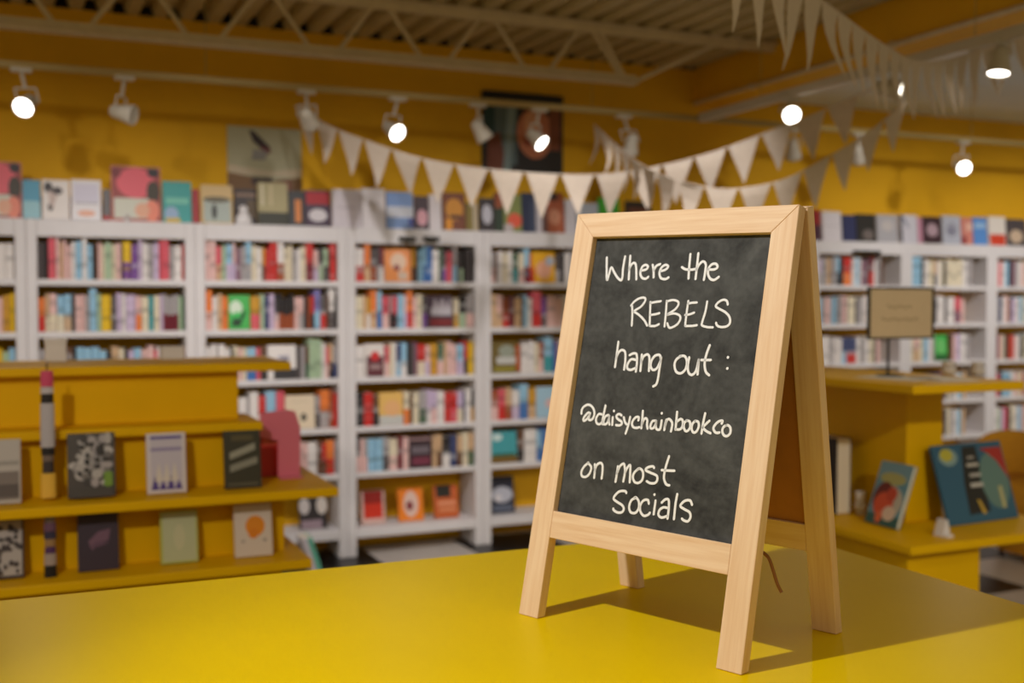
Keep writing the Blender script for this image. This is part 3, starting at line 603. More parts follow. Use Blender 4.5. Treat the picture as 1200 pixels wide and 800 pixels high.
# ------------------------------------------------------------------ counter
ZC, CX, CY = 1.0, 1.665, 2.243
t = thing('counter', 'bright yellow laminate counter in the foreground carrying the chalkboard sign', 'counter', (-3.0, 0.55, 0))
MB().box(0, CX+3.0, 0, CY-0.55, ZC-0.045, ZC).build('worktop', YEL_LAM, t, 0.006)
MB().box(0.05, CX+2.95, 0.05, CY-0.60, 0, ZC-0.045).build('body', YEL_LAM, t, 0.004)

# ------------------------------------------------------------------ A-frame chalkboard sign
def wood(name, horiz):
    m = mat(name, rgb(226, 186, 140), 0.55, spec=0.3); nt = m.node_tree; b = nt.nodes['Principled BSDF']
    tc = nt.nodes.new('ShaderNodeTexCoord'); mp = nt.nodes.new('ShaderNodeMapping'); mp.inputs['Scale'].default_value = (3, 40, 60) if horiz else (60, 40, 3)
    n = nt.nodes.new('ShaderNodeTexNoise'); n.inputs['Scale'].default_value = 1.6; n.inputs['Detail'].default_value = 6; n.inputs['Roughness'].default_value = 0.6
    r = nt.nodes.new('ShaderNodeValToRGB'); r.color_ramp.elements[0].position = 0.3; r.color_ramp.elements[0].color = rgb(222, 186, 148)
    r.color_ramp.elements[1].position = 0.62; r.color_ramp.elements[1].color = rgb(236, 208, 176)
    nt.links.new(tc.outputs['Object'], mp.inputs['Vector']); nt.links.new(mp.outputs['Vector'], n.inputs['Vector']); nt.links.new(n.outputs['Fac'], r.inputs['Fac']); nt.links.new(r.outputs['Color'], b.inputs['Base Color'])
    bp = nt.nodes.new('ShaderNodeBump'); bp.inputs['Strength'].default_value = 0.08; bp.inputs['Distance'].default_value = 0.002
    nt.links.new(n.outputs['Fac'], bp.inputs['Height']); nt.links.new(bp.outputs['Normal'], b.inputs['Normal'])
    return m
WV, WH = wood('pine_upright', False), wood('pine_rail', True)
def chalkboard_mat():
    m = mat('chalkboard', rgb(52, 54, 54), 0.75, spec=0.25); nt = m.node_tree; b = nt.nodes['Principled BSDF']
    tc = nt.nodes.new('ShaderNodeTexCoord')
    n1 = nt.nodes.new('ShaderNodeTexNoise'); n1.inputs['Scale'].default_value = 9; n1.inputs['Detail'].default_value = 6; n1.inputs['Distortion'].default_value = 1.5
    n2 = nt.nodes.new('ShaderNodeTexNoise'); n2.inputs['Scale'].default_value = 90; n2.inputs['Detail'].default_value = 3
    for n in (n1, n2): nt.links.new(tc.outputs['Object'], n.inputs['Vector'])
    ad = nt.nodes.new('ShaderNodeMath'); ad.operation = 'MULTIPLY_ADD'; ad.inputs[1].default_value = 0.35
    nt.links.new(n2.outputs['Fac'], ad.inputs[0]); nt.links.new(n1.outputs['Fac'], ad.inputs[2])
    r = nt.nodes.new('ShaderNodeValToRGB'); r.color_ramp.elements[0].position = 0.42; r.color_ramp.elements[0].color = rgb(40, 41, 42)
    r.color_ramp.elements[1].position = 0.95; r.color_ramp.elements[1].color = rgb(86, 88, 88)
    nt.links.new(ad.outputs[0], r.inputs['Fac']); nt.links.new(r.outputs['Color'], b.inputs['Base Color'])
    return m
CHALKB = chalkboard_mat()
HARDB = mat('hardboard_back', rgb(176, 116, 60), 0.7, noise=0.06, nscale=30)
CHALK = mat('white_chalk_marker', rgb(238, 240, 244), 0.8)
yaw = -1.1975; W_, S_, H_ = 0.4599, 0.1539, 0.707; SW, TR, RB0, RB1 = 0.0451, 0.0442, 0.1407, 0.1873; TH = 0.02
LN = math.hypot(S_, H_)
u = Vector((math.cos(yaw), math.sin(yaw), 0)); nb = Vector((-u.y, u.x, 0)); org = Vector((0.7932, 1.7713, ZC))
SIGN = thing('a_frame_sign', 'pine A-frame chalkboard with white handwriting standing on the yellow counter', 'sign', tuple(org))
def frame_mx(off, lean):
    z = (nb*lean+Vector((0, 0, H_))).normalized(); y = z.cross(u)
    M = Matrix((u, y, z)).transposed().to_4x4(); M.translation = nb*off
    return M
MF = frame_mx(0.0, S_)
SPR = 0.302; MR = frame_mx(SPR, -(SPR-S_-2*TH-0.002))
def sk(a, b): return (a, b-0.011*(a/W_-0.5)*(b/LN))
def sign_panel(M, y0, y1, front):
    L = LN if front else math.hypot(SPR-S_-2*TH, H_)
    P = lambda pts: [sk(a, b) for a, b in pts]
    MB().prism(P([(0, 0), (SW, 0), (SW, L-TR), (0, L)]), y0, y1).build('stile', WV, SIGN, 0.0015, M)
    MB().prism(P([(W_-SW, 0), (W_, 0), (W_, L), (W_-SW, L-TR)]), y0, y1).build('stile', WV, SIGN, 0.0015, M)
    MB().prism(P([(SW+0.0004, L-TR), (W_-SW-0.0004, L-TR), (W_-0.0004, L), (0.0004, L)]), y0, y1).build('top_rail', WH, SIGN, 0.0012, M)
    MB().prism(P([(SW+0.0003, RB0), (W_-SW-0.0003, RB0), (W_-SW-0.0003, RB1), (SW+0.0003, RB1)]), y0+0.0006, y1-0.0006).build('bottom_rail', WH, SIGN, 0.0012, M)
    tl = S_/H_ if front else (SPR-S_-2*TH-0.002)/H_
    for ch in SIGN.children:      # feet cut level with the counter
        if ch.name.startswith('stile') and not ch.get('cut'):
            ch['cut'] = 1
            for v in ch.data.vertices:
                if v.co.z < 0.01: v.co.z += abs(v.co.y)*tl+0.0006
    ya, yb = (0.0125, 0.0165) if front else (-0.013, -0.009)
    b = MB().prism(P([(SW-0.004, RB1-0.004), (W_-SW+0.004, RB1-0.004), (W_-SW+0.004, L-TR+0.004), (SW-0.004, L-TR+0.004)]), ya, yb).build('chalkboard' if front else 'back_panel', CHALKB if front else HARDB, SIGN, 0, M)
    return b
board = sign_panel(MF, 0, TH, True)
sign_panel(MR, -TH, 0, False)
for a in (0.06, W_-0.025):   # hinges across the top
    MB().box(a-0.02, a+0.02, 0.012, 0.036, sk(a, LN)[1]-0.004, sk(a, LN)[1]+0.0008).build('hinge', mat('hinge_metal', rgb(206, 196, 176), 0.35, metal=0.7), SIGN, 0.0006, MF)
INV = MF.inverted()
def to_board(px, py):
    e = INV @ (EYE-org); d = INV.to_3x3() @ ray(px, py); k = (0.0125-e.y)/d.y
    q = e+d*k; return q.x, q.z
def stroke(mb, pts, r, thick=0.0007, y=0.0125):
    P = [Vector((p[0], 0, p[1])) for p in pts]
    P = catmull(P, 6) if len(P) > 2 else [P[0].lerp(P[1], i/4) for i in range(5)]
    n = len(P); L, R = [], []
    for i, p in enumerate(P):
        d = (P[min(i+1, n-1)]-P[max(i-1, 0)]); d = d.normalized() if d.length > 1e-7 else Vector((1, 0, 0))
        o = Vector((-d.z, 0, d.x))*r; L.append(p+o); R.append(p-o)
    ring = []
    d0 = (P[1]-P[0]).normalized(); d1 = (P[-1]-P[-2]).normalized()
    def cap(c, d):
        o = Vector((-d.z, 0, d.x)); return [c+o*r*math.cos(t)+d*r*math.sin(t) for t in (0.6, 1.57, 2.54)]
    for (pl, q) in ((L, R),):
        vs = [(p.x, y-thick, p.z) for p in L]+[(p.x, y-thick, p.z) for p in R]
        mb.add(vs, [(i, i+1, n+i+1, n+i) for i in range(n-1)])
        e = cap(P[-1], d1); mb.add([(p.x, y-thick, p.z) for p in [L[-1]]+e+[R[-1]]], [(0, 1, 2, 3, 4)])
        e = cap(P[0], -d0); mb.add([(p.x, y-thick, p.z) for p in [R[0]]+e+[L[0]]], [(0, 1, 2, 3, 4)])
        vs2 = [(p.x, y, p.z) for p in L]+[(p.x, y, p.z) for p in R]
        mb.add(vs+vs2, [(i, 2*n+i, 2*n+i+1, i+1) for i in range(n-1)]+[(n+i, n+i+1, 3*n+i+1, 3*n+i) for i in range(n-1)])
def dot(mb, p, r): mb.add([(p[0]+r*math.cos(i*math.pi/5), 0.0118, p[1]+r*math.sin(i*math.pi/5)) for i in range(10)], [tuple(range(10))])
TEXT = [
 ('handwritten chalk words Where the', 700, 285, 7.5, 0.00215, [
  [(85,125),(84,220),(86,325),(105,270),(125,212),(150,255),(178,300),(208,325),(222,300),(228,220),(246,115)],
  [(292,110),(285,200),(278,318)], [(280,235),(300,190),(325,172),(342,200),(345,318)],
  [(385,240),(430,230),(447,205),(425,190),(395,210),(380,260),(392,300),(425,312),(450,295)],
  [(488,190),(496,240),(497,300)], [(497,240),(520,200),(555,183)],
  [(555,245),(600,232),(625,205),(600,190),(565,215),(548,260),(560,305),(600,315),(628,300)],
  [(820,95),(810,200),(803,310)], [(745,210),(775,228),(830,232),(870,225)],
  [(890,88),(878,200),(865,315)], [(870,240),(895,190),(930,160),(955,185),(950,250),(938,322)],
  [(975,230),(1030,230),(1058,210),(1045,182),(1010,185),(980,220),(975,270),(995,312),(1030,322),(1070,295)]], []),
 ('handwritten chalk word REBELS', 725, 335, 8.0, 0.00195, [
  [(128,185),(130,270),(125,372)], [(118,185),(150,145),(200,115),(245,112),(250,140),(215,190),(170,220),(140,238)], [(140,238),(190,270),(240,320),(270,372)],
  [(300,150),(296,260),(292,375)], [(300,160),(350,150),(398,143)], [(298,272),(345,265),(385,255)], [(292,375),(340,375),(380,358)],
  [(452,140),(445,250),(432,380)], [(455,145),(510,132),(555,145),(562,175),(530,220),(455,270)], [(455,270),(520,258),(570,275),(580,310),(555,355),(510,385),(475,390),(458,350)],
  [(655,140),(638,260),(625,375)], [(650,165),(690,158),(735,155)], [(625,272),(670,265),(710,250)], [(625,375),(680,375),(735,368)],
  [(832,145),(815,240),(785,340),(785,370),(830,385),(885,388)],
  [(1025,175),(1015,140),(980,130),(935,155),(912,190),(945,215),(1000,245),(1040,290),(1045,345),(1015,378),(960,385),(925,370),(915,345)]], []),
 ('handwritten chalk words hang out and colon', 710, 390, 7.5, 0.00215, [
  [(112,78),(100,170),(82,300)], [(90,225),(115,170),(148,150),(172,175),(172,250),(162,322)],
  [(210,195),(245,180),(272,190),(275,260),(265,340)], [(268,238),(225,232),(195,270),(190,310),(220,325),(268,305)],
  [(318,190),(312,260),(305,335)], [(310,260),(335,205),(370,190),(385,225),(380,335)],
  [(485,235),(475,195),(435,200),(405,240),(395,290),(415,325),(450,310),(480,250)], [(488,215),(475,300),(460,400),(445,450),(418,470)],
  [(660,205),(620,235),(605,285),(620,340),(660,355),(700,320),(715,255),(695,205),(650,205)],
  [(735,215),(722,290),(730,350),(760,368),(795,330),(818,235)], [(818,235),(808,365)],
  [(915,108),(885,190),(870,270),(880,340),(910,372)], [(840,238),(880,238),(925,238)]], [(1075,215),(1070,312)]),
 ('handwritten chalk handle @daisychainbookco', 670, 465, 12.0, 0.0021, [
  [(265,235),(235,220),(190,265),(165,310),(175,335),(215,310),(250,260),(258,245)], [(258,245),(240,310),(265,325),(300,300),(322,230),(305,160),(265,118),(220,110),(165,145),(143,190),(140,235)],
  [(425,245),(385,240),(350,290),(345,345),(370,380),(410,375),(440,330)], [(478,120),(455,230),(435,330),(440,385)],
  [(520,255),(480,270),(455,320),(450,370),(475,385),(510,350),(530,280)], [(530,265),(525,340),(535,390)],
  [(580,285),(572,395)],
  [(705,260),(665,240),(630,270),(650,310),(700,345),(705,380),(670,400),(625,395)],
  [(735,285),(750,350),(775,385)], [(825,280),(800,390),(760,515)],
  [(940,330),(945,285),(905,285),(865,330),(850,380),(870,425),(915,435),(955,425)],
  [(1003,195),(995,320),(982,440)], [(985,400),(1010,330),(1040,300),(1065,325),(1062,390),(1070,445)],
  [(1185,335),(1140,340),(1112,395),(1110,435),(1145,440),(1178,395),(1192,340)], [(1190,340),(1185,410),(1200,455),(1245,450),(1268,330)],
  [(1335,320),(1315,390),(1305,465)], [(1312,420),(1335,340),(1370,310),(1410,350),(1415,400),(1398,485)],
  [(1485,210),(1475,320),(1462,460)], [(1465,455),(1525,455),(1560,410),(1565,340),(1535,310),(1485,345)],
  [(1620,330),(1585,370),(1580,430),(1605,480),(1645,465),(1670,410),(1660,345),(1615,332)],
  [(1740,335),(1700,380),(1690,450),(1715,500),(1760,480),(1790,410),(1780,350),(1735,337)],
  [(1880,230),(1850,370),(1828,515)], [(1940,335),(1880,390),(1842,430)], [(1842,430),(1895,480),(1955,510)],
  [(2112,375),(2122,335),(2070,345),(2020,390),(1995,440),(2015,490),(2045,505),(2080,500)],
  [(2180,400),(2140,420),(2120,475),(2140,535),(2185,550),(2230,510),(2235,440),(2205,400),(2170,402)]], [(597,197),(1270,230)]),
 ('handwritten chalk words on most', 670, 525, 8.0, 0.0021, [
  [(160,135),(115,175),(92,225),(100,262),(135,268),(170,235),(185,180),(165,150),(155,135)],
  [(218,150),(218,210),(212,278)], [(215,220),(235,160),(270,138),(290,160),(290,220),(282,285)],
  [(435,170),(425,240),(412,315)], [(425,240),(450,175),(485,145),(498,170),(500,230),(485,312)], [(500,230),(525,180),(550,160),(550,230),(545,320)],
  [(635,190),(595,220),(575,265),(590,315),(630,325),(665,290),(670,225),(640,190),(615,200)],
  [(775,185),(760,170),(715,180),(695,205),(740,230),(795,255),(805,290),(785,325),(740,328),(705,310)],
  [(915,75),(885,170),(868,250),(870,300),(890,340),(918,348)], [(845,205),(900,210),(965,212)]], []),
 ('handwritten chalk word Socials', 670, 525, 8.0, 0.0021, [
  [(515,420),(500,402),(450,405),(410,440),(395,475),(430,505),(475,535),(490,570),(470,600),(430,602),(395,580),(392,565)],
  [(600,465),(560,490),(540,550),(555,600),(600,605),(630,560),(630,500),(605,462),(590,465)],
  [(725,520),(715,485),(675,490),(645,535),(645,590),(675,632),(715,625),(735,605)],
  [(788,490),(770,620)], [(845,510),(880,480),(910,485),(912,560),(900,660)], [(900,560),(860,555),(825,580),(815,625),(845,650),(898,635)],
  [(992,430),(975,520),(960,665)],
  [(1130,530),(1110,490),(1060,495),(1020,540),(1055,570),(1105,600),(1115,645),(1090,685),(1050,675),(1035,660)]], [(778,435)])]
SPLIT = {TEXT[0][0]: [700, 10**6], TEXT[2][0]: [560, 1000, 10**6], TEXT[4][0]: [350, 10**6]}
WORDS = {TEXT[0][0]: ['word Where', 'word the'], TEXT[2][0]: ['word hang', 'word out', 'colon'], TEXT[4][0]: ['word on', 'word most']}
for lab, ox, oy, sc, r, strokes, dots in TEXT:
    cv = lambda p: to_board(ox+p[0]/sc, oy+p[1]/sc)
    cut = SPLIT.get(lab, [10**6])
    for i, c in enumerate(cut):      # one part for each written word
        lo = cut[i-1] if i else -1
        m = MB()
        for st in strokes:
            if lo <= max(p[0] for p in st) < c: stroke(m, [cv(p) for p in st], r)
        for q in dots:
            if lo <= q[0] < c: dot(m, cv(q), r*1.15)
        m.build('chalk_lettering', CHALK, board)['label'] = lab if len(cut) == 1 else 'handwritten chalk '+WORDS[lab][i]
# loose end of twine hanging inside the frame
m = MB(); e = EYE-org; base = nb*0.10
def on_mid(px, py): d = ray(px, py); k = (nb.dot(base)-nb.dot(e))/nb.dot(d); return e+d*k
m.path(catmull([on_mid(*p) for p in ((884, 641), (894, 647), (901, 654), (906, 668), (911, 684), (916, 694))], 5), 0.0028, 6)
m.build('twine_cord', mat('twine', rgb(150, 104, 62), 0.9), SIGN)

# ------------------------------------------------------------------ tiered display on the left
def slab(t, x0, x1, y0, y1, zt, th=0.032, m=YEL_DISP, name='shelf'): return MB().box(x0, x1, y0, y1, zt-th, zt).build(name, m, t, 0.004)
Y1, Y2, Y3, Y4 = 4.20, 4.08, 3.90, 3.86
T1, T2, T3, T4 = at_y(341, 424, Y1), at_y(308, 494, Y2), at_y(397, 571, Y3), at_y(366, 655, Y4)
LX = -1.1
t = thing('tiered_display_stand', 'yellow tiered display stand on the left with books facing out', 'display stand')
slab(t, LX, T1.x, Y1, Y1+0.5, T1.z); slab(t, LX, T2.x, Y2, Y2+0.35, T2.z); slab(t, LX, T3.x, Y3, Y3+0.85, T3.z); slab(t, LX, T4.x, Y4, Y4+0.8, T4.z)
R1 = at_y(279, 460, Y1+0.06).x; R3 = at_y(333, 620, Y3+0.16).x
MB().box(LX, R1, Y1+0.06, Y1+0.42, T2.z, T1.z-0.032).build('riser', YEL_DISP, t)
MB().box(LX, T2.x-0.05, Y2+0.06, Y2+0.33, T3.z, T2.z-0.032).build('riser', YEL_DISP, t)
MB().box(LX, R3, Y3+0.16, Y3+0.8, T4.z, T3.z-0.032).build('riser', YEL_DISP, t)
MB().box(LX, R3-0.02, Y4+0.16, Y4+0.72, 0, T4.z-0.032).build('riser', YEL_DISP, t)
def disp(name, label, px0, px1, pyt, pyb, Y, zf, base, sh, th=0.022, lean=9, group=None):
    a, b = at_y(px0, pyb, Y), at_y(px1, pyb, Y); h = (at_y(px0, pyt, Y)-at_y(px0, pyb, Y)).z
    if zf < T3.z-0.05: h = min(h, T3.z-0.032-zf-0.012)     # clears the shelf above
    return face_book(name, label, a.x, Y, zf+0.001, b.x-a.x, h/math.cos(math.radians(lean))-th*math.sin(math.radians(lean)), base, sh, th, lean, 0, 'book', group)
DG = 'books facing out on the left yellow display'
disp('display_book', 'pale grey landscape book at the left edge of the upper display row', -22, 25, 512, 588, 4.0, T3.z, (182, 176, 172), [('r', .05, .06, .95, .5, (120, 110, 106)), ('r', .05, .1, .95, .3, (84, 74, 72)), ('r', .05, .6, .95, .66, (150, 146, 142))], group=DG)
_r = random.Random(5)
flor = [('e', _r.uniform(.14, .86), _r.uniform(.2, .92), _r.uniform(.06, .15), _r.uniform(.04, .1), _r.choice([(176, 172, 172), (150, 146, 148), (190, 186, 186), (112, 108, 108), (60, 56, 56), (166, 160, 164)])) for i in range(46)]
flor += [('e', .84, .2+.07*i, .1, .05, (112, 150, 50)) for i in range(3)]+[('e', .2+.6*_r.random(), .25+.6*_r.random(), .05, .035, (38, 34, 34)) for i in range(9)]+[('r', .05, .0, .95, .14, (64, 60, 58))]
disp('display_book', 'thick charcoal book with pale grey flowers on the upper display row', 80, 136, 506, 583, 4.0, T3.z, (70, 64, 62), flor+[('e', .4, .55, .06, .05, (40, 36, 36)), ('e', .7, .7, .07, .05, (40, 36, 36)), ('e', .3, .78, .06, .04, (44, 40, 40))], 0.045, group=DG)
spire = [('r', .1, .06, .9, .94, (196, 190, 206)), ('r', .1, .9, .9, .95, (86, 70, 150)), ('r', .1, .7, .9, .76, (150, 140, 180))]+[('t', [(.1+.2*i, .06), (.2+.2*i, .3 if i % 2 == 0 else .22), (.3+.2*i, .06)], (78, 58, 140)) for i in range(4)]+[('t', [(.2+.2*i, .2), (.3+.2*i, .52), (.4+.2*i, .2)], (214, 206, 200)) for i in range(3)]
disp('display_book', 'white book with a purple castle-like border on the upper display row', 173, 219, 507, 578, 4.0, T3.z, (214, 206, 212), spire, group=DG)
disp('display_book', 'dark olive book with slanted grey lettering on the upper display row', 264, 307, 503, 571, 4.0, T3.z, (52, 50, 36), [('t', [(.15, .5), (.85, .66), (.85, .78), (.15, .62)], (150, 150, 136)), ('t', [(.15, .28), (.9, .42), (.9, .54), (.15, .4)], (136, 136, 124)), ('r', .1, .05, .9, .09, (90, 86, 70)), ('r', .2, .82, .8, .92, (84, 76, 48))], group=DG)
disp('display_book', 'dark book with a pale speckled pattern at the left of the lower display row', -16, 29, 610, 684, 3.97, T4.z, (58, 42, 36), [('r', .06, .05, .94, .95, (176, 170, 168))]+[('e', _r.uniform(.12, .9), _r.uniform(.1, .9), _r.uniform(.04, .1), _r.uniform(.03, .05), (60, 50, 50)) for i in range(30)], group=DG)
disp('display_book', 'black purple book with faint pink script on the lower display row', 92, 140, 604, 679, 3.97, T4.z, (50, 36, 54), [('t', [(.25, .5), (.5, .66), (.8, .7), (.75, .5), (.5, .48), (.35, .34)], (112, 80, 104)), ('t', [(.25, .4), (.5, .5), (.78, .46), (.5, .4)], (96, 66, 92))], group=DG)
disp('display_book', 'pale mint book with a faint figure on the lower display row', 189, 233, 606, 667, 3.97, T4.z, (178, 186, 92), [('r', .06, .04, .95, .96, (184, 190, 152)), ('e', .5, .5, .15, .25, (196, 196, 160))], group=DG)
disp('display_book', 'white book with an orange blob on the lower display row', 276, 320, 599, 660, 3.97, T4.z, (214, 202, 192), [('e', .55, .58, .26, .2, (226, 140, 20)), ('e', .5, .44, .14, .1, (222, 130, 16)), ('e', .22, .3, .05, .03, (170, 160, 156)), ('e', .8, .3, .05, .03, (160, 150, 146))], group=DG)
# pink stand and red book at the end of the upper row
PINK = mat('pink_acrylic', rgb(236, 128, 152), 0.3, spec=0.5, trans=0.15)
Yp = 4.2; f = lambda px, py: (at_y(px, py, Yp).x, at_y(px, py, Yp).z)
zt3 = T3.z+0.001
q0 = f(303, 484); bx0 = f(326, 560)[0]; bx1 = f(352, 560)[0]
t = thing('book_stand', 'translucent pink acrylic book stand at the end of the left display', 'book stand', (q0[0], Yp, zt3))
pl = [(x-q0[0], z-zt3) for x, z in ((bx0, zt3), (bx1, zt3), f(352, 500), f(346, 482), f(336, 480), f(306, 484), f(303, 512), (bx0, f(326, 516)[1]))]
MB().prism(pl, 0, 0.008).build('back_plate', PINK, t, 0.002)
MB().box(bx0-q0[0], bx1-q0[0], -0.05, 0.0, 0, 0.006).build('foot', PINK, t, 0.001)
a = at_y(306, 560, 4.23); b = at_y(327, 497, 4.23)
face_book('display_book', 'red book behind the pink acrylic stand on the left display', a.x, 4.23, zt3, b.x-a.x, b.z-a.z, (190, 30, 24), [('r', .1, .6, .9, .75, (226, 110, 90))], 0.03, 3)
# bits on the top tier
for lab, px0, px1, pyt, pyb in (('white square paper box on the left display top', 53, 78, 391, 418), ('low white paper box at the right of the left display top', 190, 216, 404, 419)):
    a = at_y((px0+px1)/2, pyb, Y1+0.36); wd = (at_y(px1, pyb, a.y)-at_y(px0, pyb, a.y)).x; h = (at_y(px0, pyt, a.y)-at_y(px0, pyb, a.y)).z
    t = thing('paper_box', lab, 'box', (a.x-wd/2, a.y, T1.z+0.001))
    MB().box(0, wd, 0, 0.09, 0, h*0.8).build('body', WHITE, t, 0.002); MB().box(-0.002, wd+0.002, -0.002, 0.092, h*0.8, h).build('lid', WHITE, t, 0.002)
def strip(label, cx, hw, Y, bands, seed):
    top = bands[0][0]; bot = bands[-1][1]; o = at_y(cx, bot, Y)
    t = thing('hanging_tag_strip', label, 'tag strip', tuple(o))
    k = (at_y(cx+hw, bot, Y)-o).x
    for i, (y0, y1, c, ws) in enumerate(bands):
        za, zb = at_y(cx, y1, Y).z-o.z, at_y(cx, y0, Y).z-o.z
        n = 10; sw = k*ws
        m = MB(); pts = [(sw*math.cos(2*math.pi*j/n), 0.45*sw*math.sin(2*math.pi*j/n)) for j in range(n)]
        vs = [(p[0], p[1], za+0.0006) for p in pts]+[(p[0]*0.96, p[1], zb-0.0006) for p in pts]
        m.add(vs, [(j, (j+1) % n, (j+1) % n+n, j+n) for j in range(n)]+[tuple(range(n-1, -1, -1)), tuple(range(n, 2*n))])
        m.build('band', mat('band_%d_%d_%d' % c, rgb(*c), 0.55), t)
    return t
strip('striped tag strip hanging from the top tier of the left display', 57, 8.5, 4.02, [(424, 434, (96, 60, 40), .12), (434, 453, (206, 70, 110), .9), (453, 461, (196, 190, 196), .9), (461, 472, (30, 22, 20), .9), (472, 524, (186, 182, 190), 1.0), (524, 533, (26, 20, 24), .95), (533, 540, (120, 104, 96), .8), (540, 554, (58, 50, 52), .8), (554, 583, (232, 186, 70), 1.1)], 1)
strip('dark striped tag strip hanging below the left display middle shelf', 59.5, 7.2, 3.955, [(603, 605, (26, 20, 24), .9), (605, 612, (150, 140, 140), .9), (612, 622, (110, 76, 100), 1), (622, 631, (54, 50, 76), 1), (631, 640, (160, 126, 84), .9), (640, 648, (86, 52, 104), .9), (648, 662, (170, 156, 150), 1), (662, 685, (20, 18, 20), 1.05), (685, 688, (120, 112, 108), .8)], 2)

# ------------------------------------------------------------------ pedestal display on the right
Y0 = 3.3; MC = at_y(1068, 641, Y0); TC = at_y(1067, 452, Y0); ZM, ZTOP = MC.z, TC.z; X0 = MC.x
t = thing('pedestal_display', 'yellow pedestal display table on the right with overhanging tops', 'display stand')
slab(t, X0, at_y(1197, 447, Y0).x+0.02, Y0, 4.5, ZTOP, 0.035); slab(t, X0, 4.1, Y0, 4.5, ZM, 0.035)
XR = 3.49; YR = at_x(1062, 550, XR).y; rb_ = at_y(1105, 500, YR)
MB().box(XR, rb_.x, YR, 4.42, ZM, ZTOP-0.035).build('riser', YEL_DISP, t, 0.003)
MB().box(X0+0.04, at_y(1148, 670, 3.36).x, 3.36, 4.4, 0, ZM-0.035).build('pedestal', YEL_DISP, t, 0.003)
def placed_book(name, label, bl, br, h, zf, base, sh, th, lean):
    A, B = at_z(bl[0], bl[1], zf), at_z(br[0], br[1], zf); d = B-A
    return face_book(name, label, A.x, A.y, zf+0.001, d.length, h, base, sh, th, lean, math.atan2(d.y, d.x), 'book')
fox = [('r', 0, .72, 1, 1, (120, 160, 176)), ('e', .5, .74, .4, .1, (176, 176, 110)), ('r', 0, 0, 1, .16, (50, 96, 90)), ('e', .55, .38, .42, .26, (190, 186, 170)), ('e', .36, .42, .3, .26, (110, 36, 24)), ('e', .42, .32, .3, .2, (214, 84, 44)), ('e', .6, .5, .16, .12, (196, 70, 36)), ('e', .66, .2, .2, .12, (222, 200, 180)), ('e', .38, .12, .1, .1, (226, 110, 60))]
placed_book('picture_book', 'blue picture book with an orange fox leaning on the right display', (1013, 612), (1050, 622), 0.275, ZM, (100, 150, 170), fox, 0.02, 20)
blue = [('t', [(.32, .1), (.62, .12), (.62, .96), (.42, .96), (.34, .5)], (26, 28, 30)), ('e', .2, .84, .13, .11, (130, 160, 160)), ('e', .18, .87, .09, .08, (186, 180, 60)), ('e', .78, .5, .2, .36, (96, 130, 126)), ('t', [(.66, .92), (.98, .92), (.99, .5), (.88, .74), (.76, .86)], (170, 40, 36)), ('r', .42, .44, .6, .49, (190, 190, 186)), ('r', .44, .57, .6, .61, (180, 180, 176)), ('r', .43, .7, .6, .74, (190, 188, 180)), ('r', .46, .8, .56, .83, (170, 166, 160)), ('t', [(.5, .1), (.56, .1), (.5, .28), (.46, .28)], (190, 160, 60)), ('r', .8, .14, .86, .42, (176, 176, 130))]
placed_book('picture_book', 'dark blue picture book with a black tower and white lettering, right display', (1113, 618), (1194, 607), 0.345, ZM, (40, 92, 122), blue, 0.014, 18)
a = at_z(1111, 630, ZM)
t = thing('book_easel', 'small white plastic easel foot under the dark blue picture book', 'easel', (a.x-0.02, a.y+0.01, ZM+0.001))
MB().prism([(0, 0), (0.045, 0), (0.03, 0.07), (0.02, 0.07)], 0, 0.05).build('foot', WHITE, t, 0.002); MB().box(0.005, 0.04, -0.02, 0.0, 0, 0.012).build('lip', WHITE, t, 0.001)
a = at_z(984, 603, ZM)
t = thing('display_book', 'thick white book standing edge-on at the back of the right display', 'book', (a.x-0.02, a.y, ZM+0.001))
hh = (at_y(984, 514, a.y)-at_y(984, 603, a.y)).z; wdx = (at_y(995, 600, a.y)-at_y(978, 600, a.y)).x
MB().box(0.004, wdx-0.004, 0.002, 0.17, 0.004, hh-0.004).build('page_block', PAGES, t)
MB().box(0, 0.004, 0, 0.175, 0, hh).box(wdx-0.004, wdx, 0, 0.175, 0, hh).box(0.004, wdx-0.004, 0.17, 0.175, 0, hh).build('cover', mat('black_board', rgb(40, 32, 30), 0.6), t)
def cup(label, px, pyb, pyt, zf, r0=0.02, name='white_cup'):
    a = at_z(px, pyb, zf); h = (at_y(px, pyt, a.y)-at_y(px, pyb, a.y)).z
    t = thing(name, label, 'cup', (a.x, a.y, zf+0.001))
    MB().lathe([(0, 0), (r0*0.85, 0), (r0, h*0.97), (r0*1.06, h), (r0*0.96, h), (r0*0.8, 0.01), (0, 0.01)], 18).build('body', WHITE, t)
    MB().lathe([(r0*1.0, h*0.2), (r0*1.04, h*0.2), (r0*1.1, h*0.5), (r0*1.02, h*0.5)], 18).build('sleeve', mat('cup_sleeve', rgb(214, 206, 196), 0.7), t)
cup('small white cup behind the fox picture book', 1008, 603, 576, ZM, 0.022)
cup('white cup on the right display top, left one', 1112, 440, 424, ZTOP, 0.03); cup('white cup on the right display top, right one', 1146, 441, 424, ZTOP, 0.027)
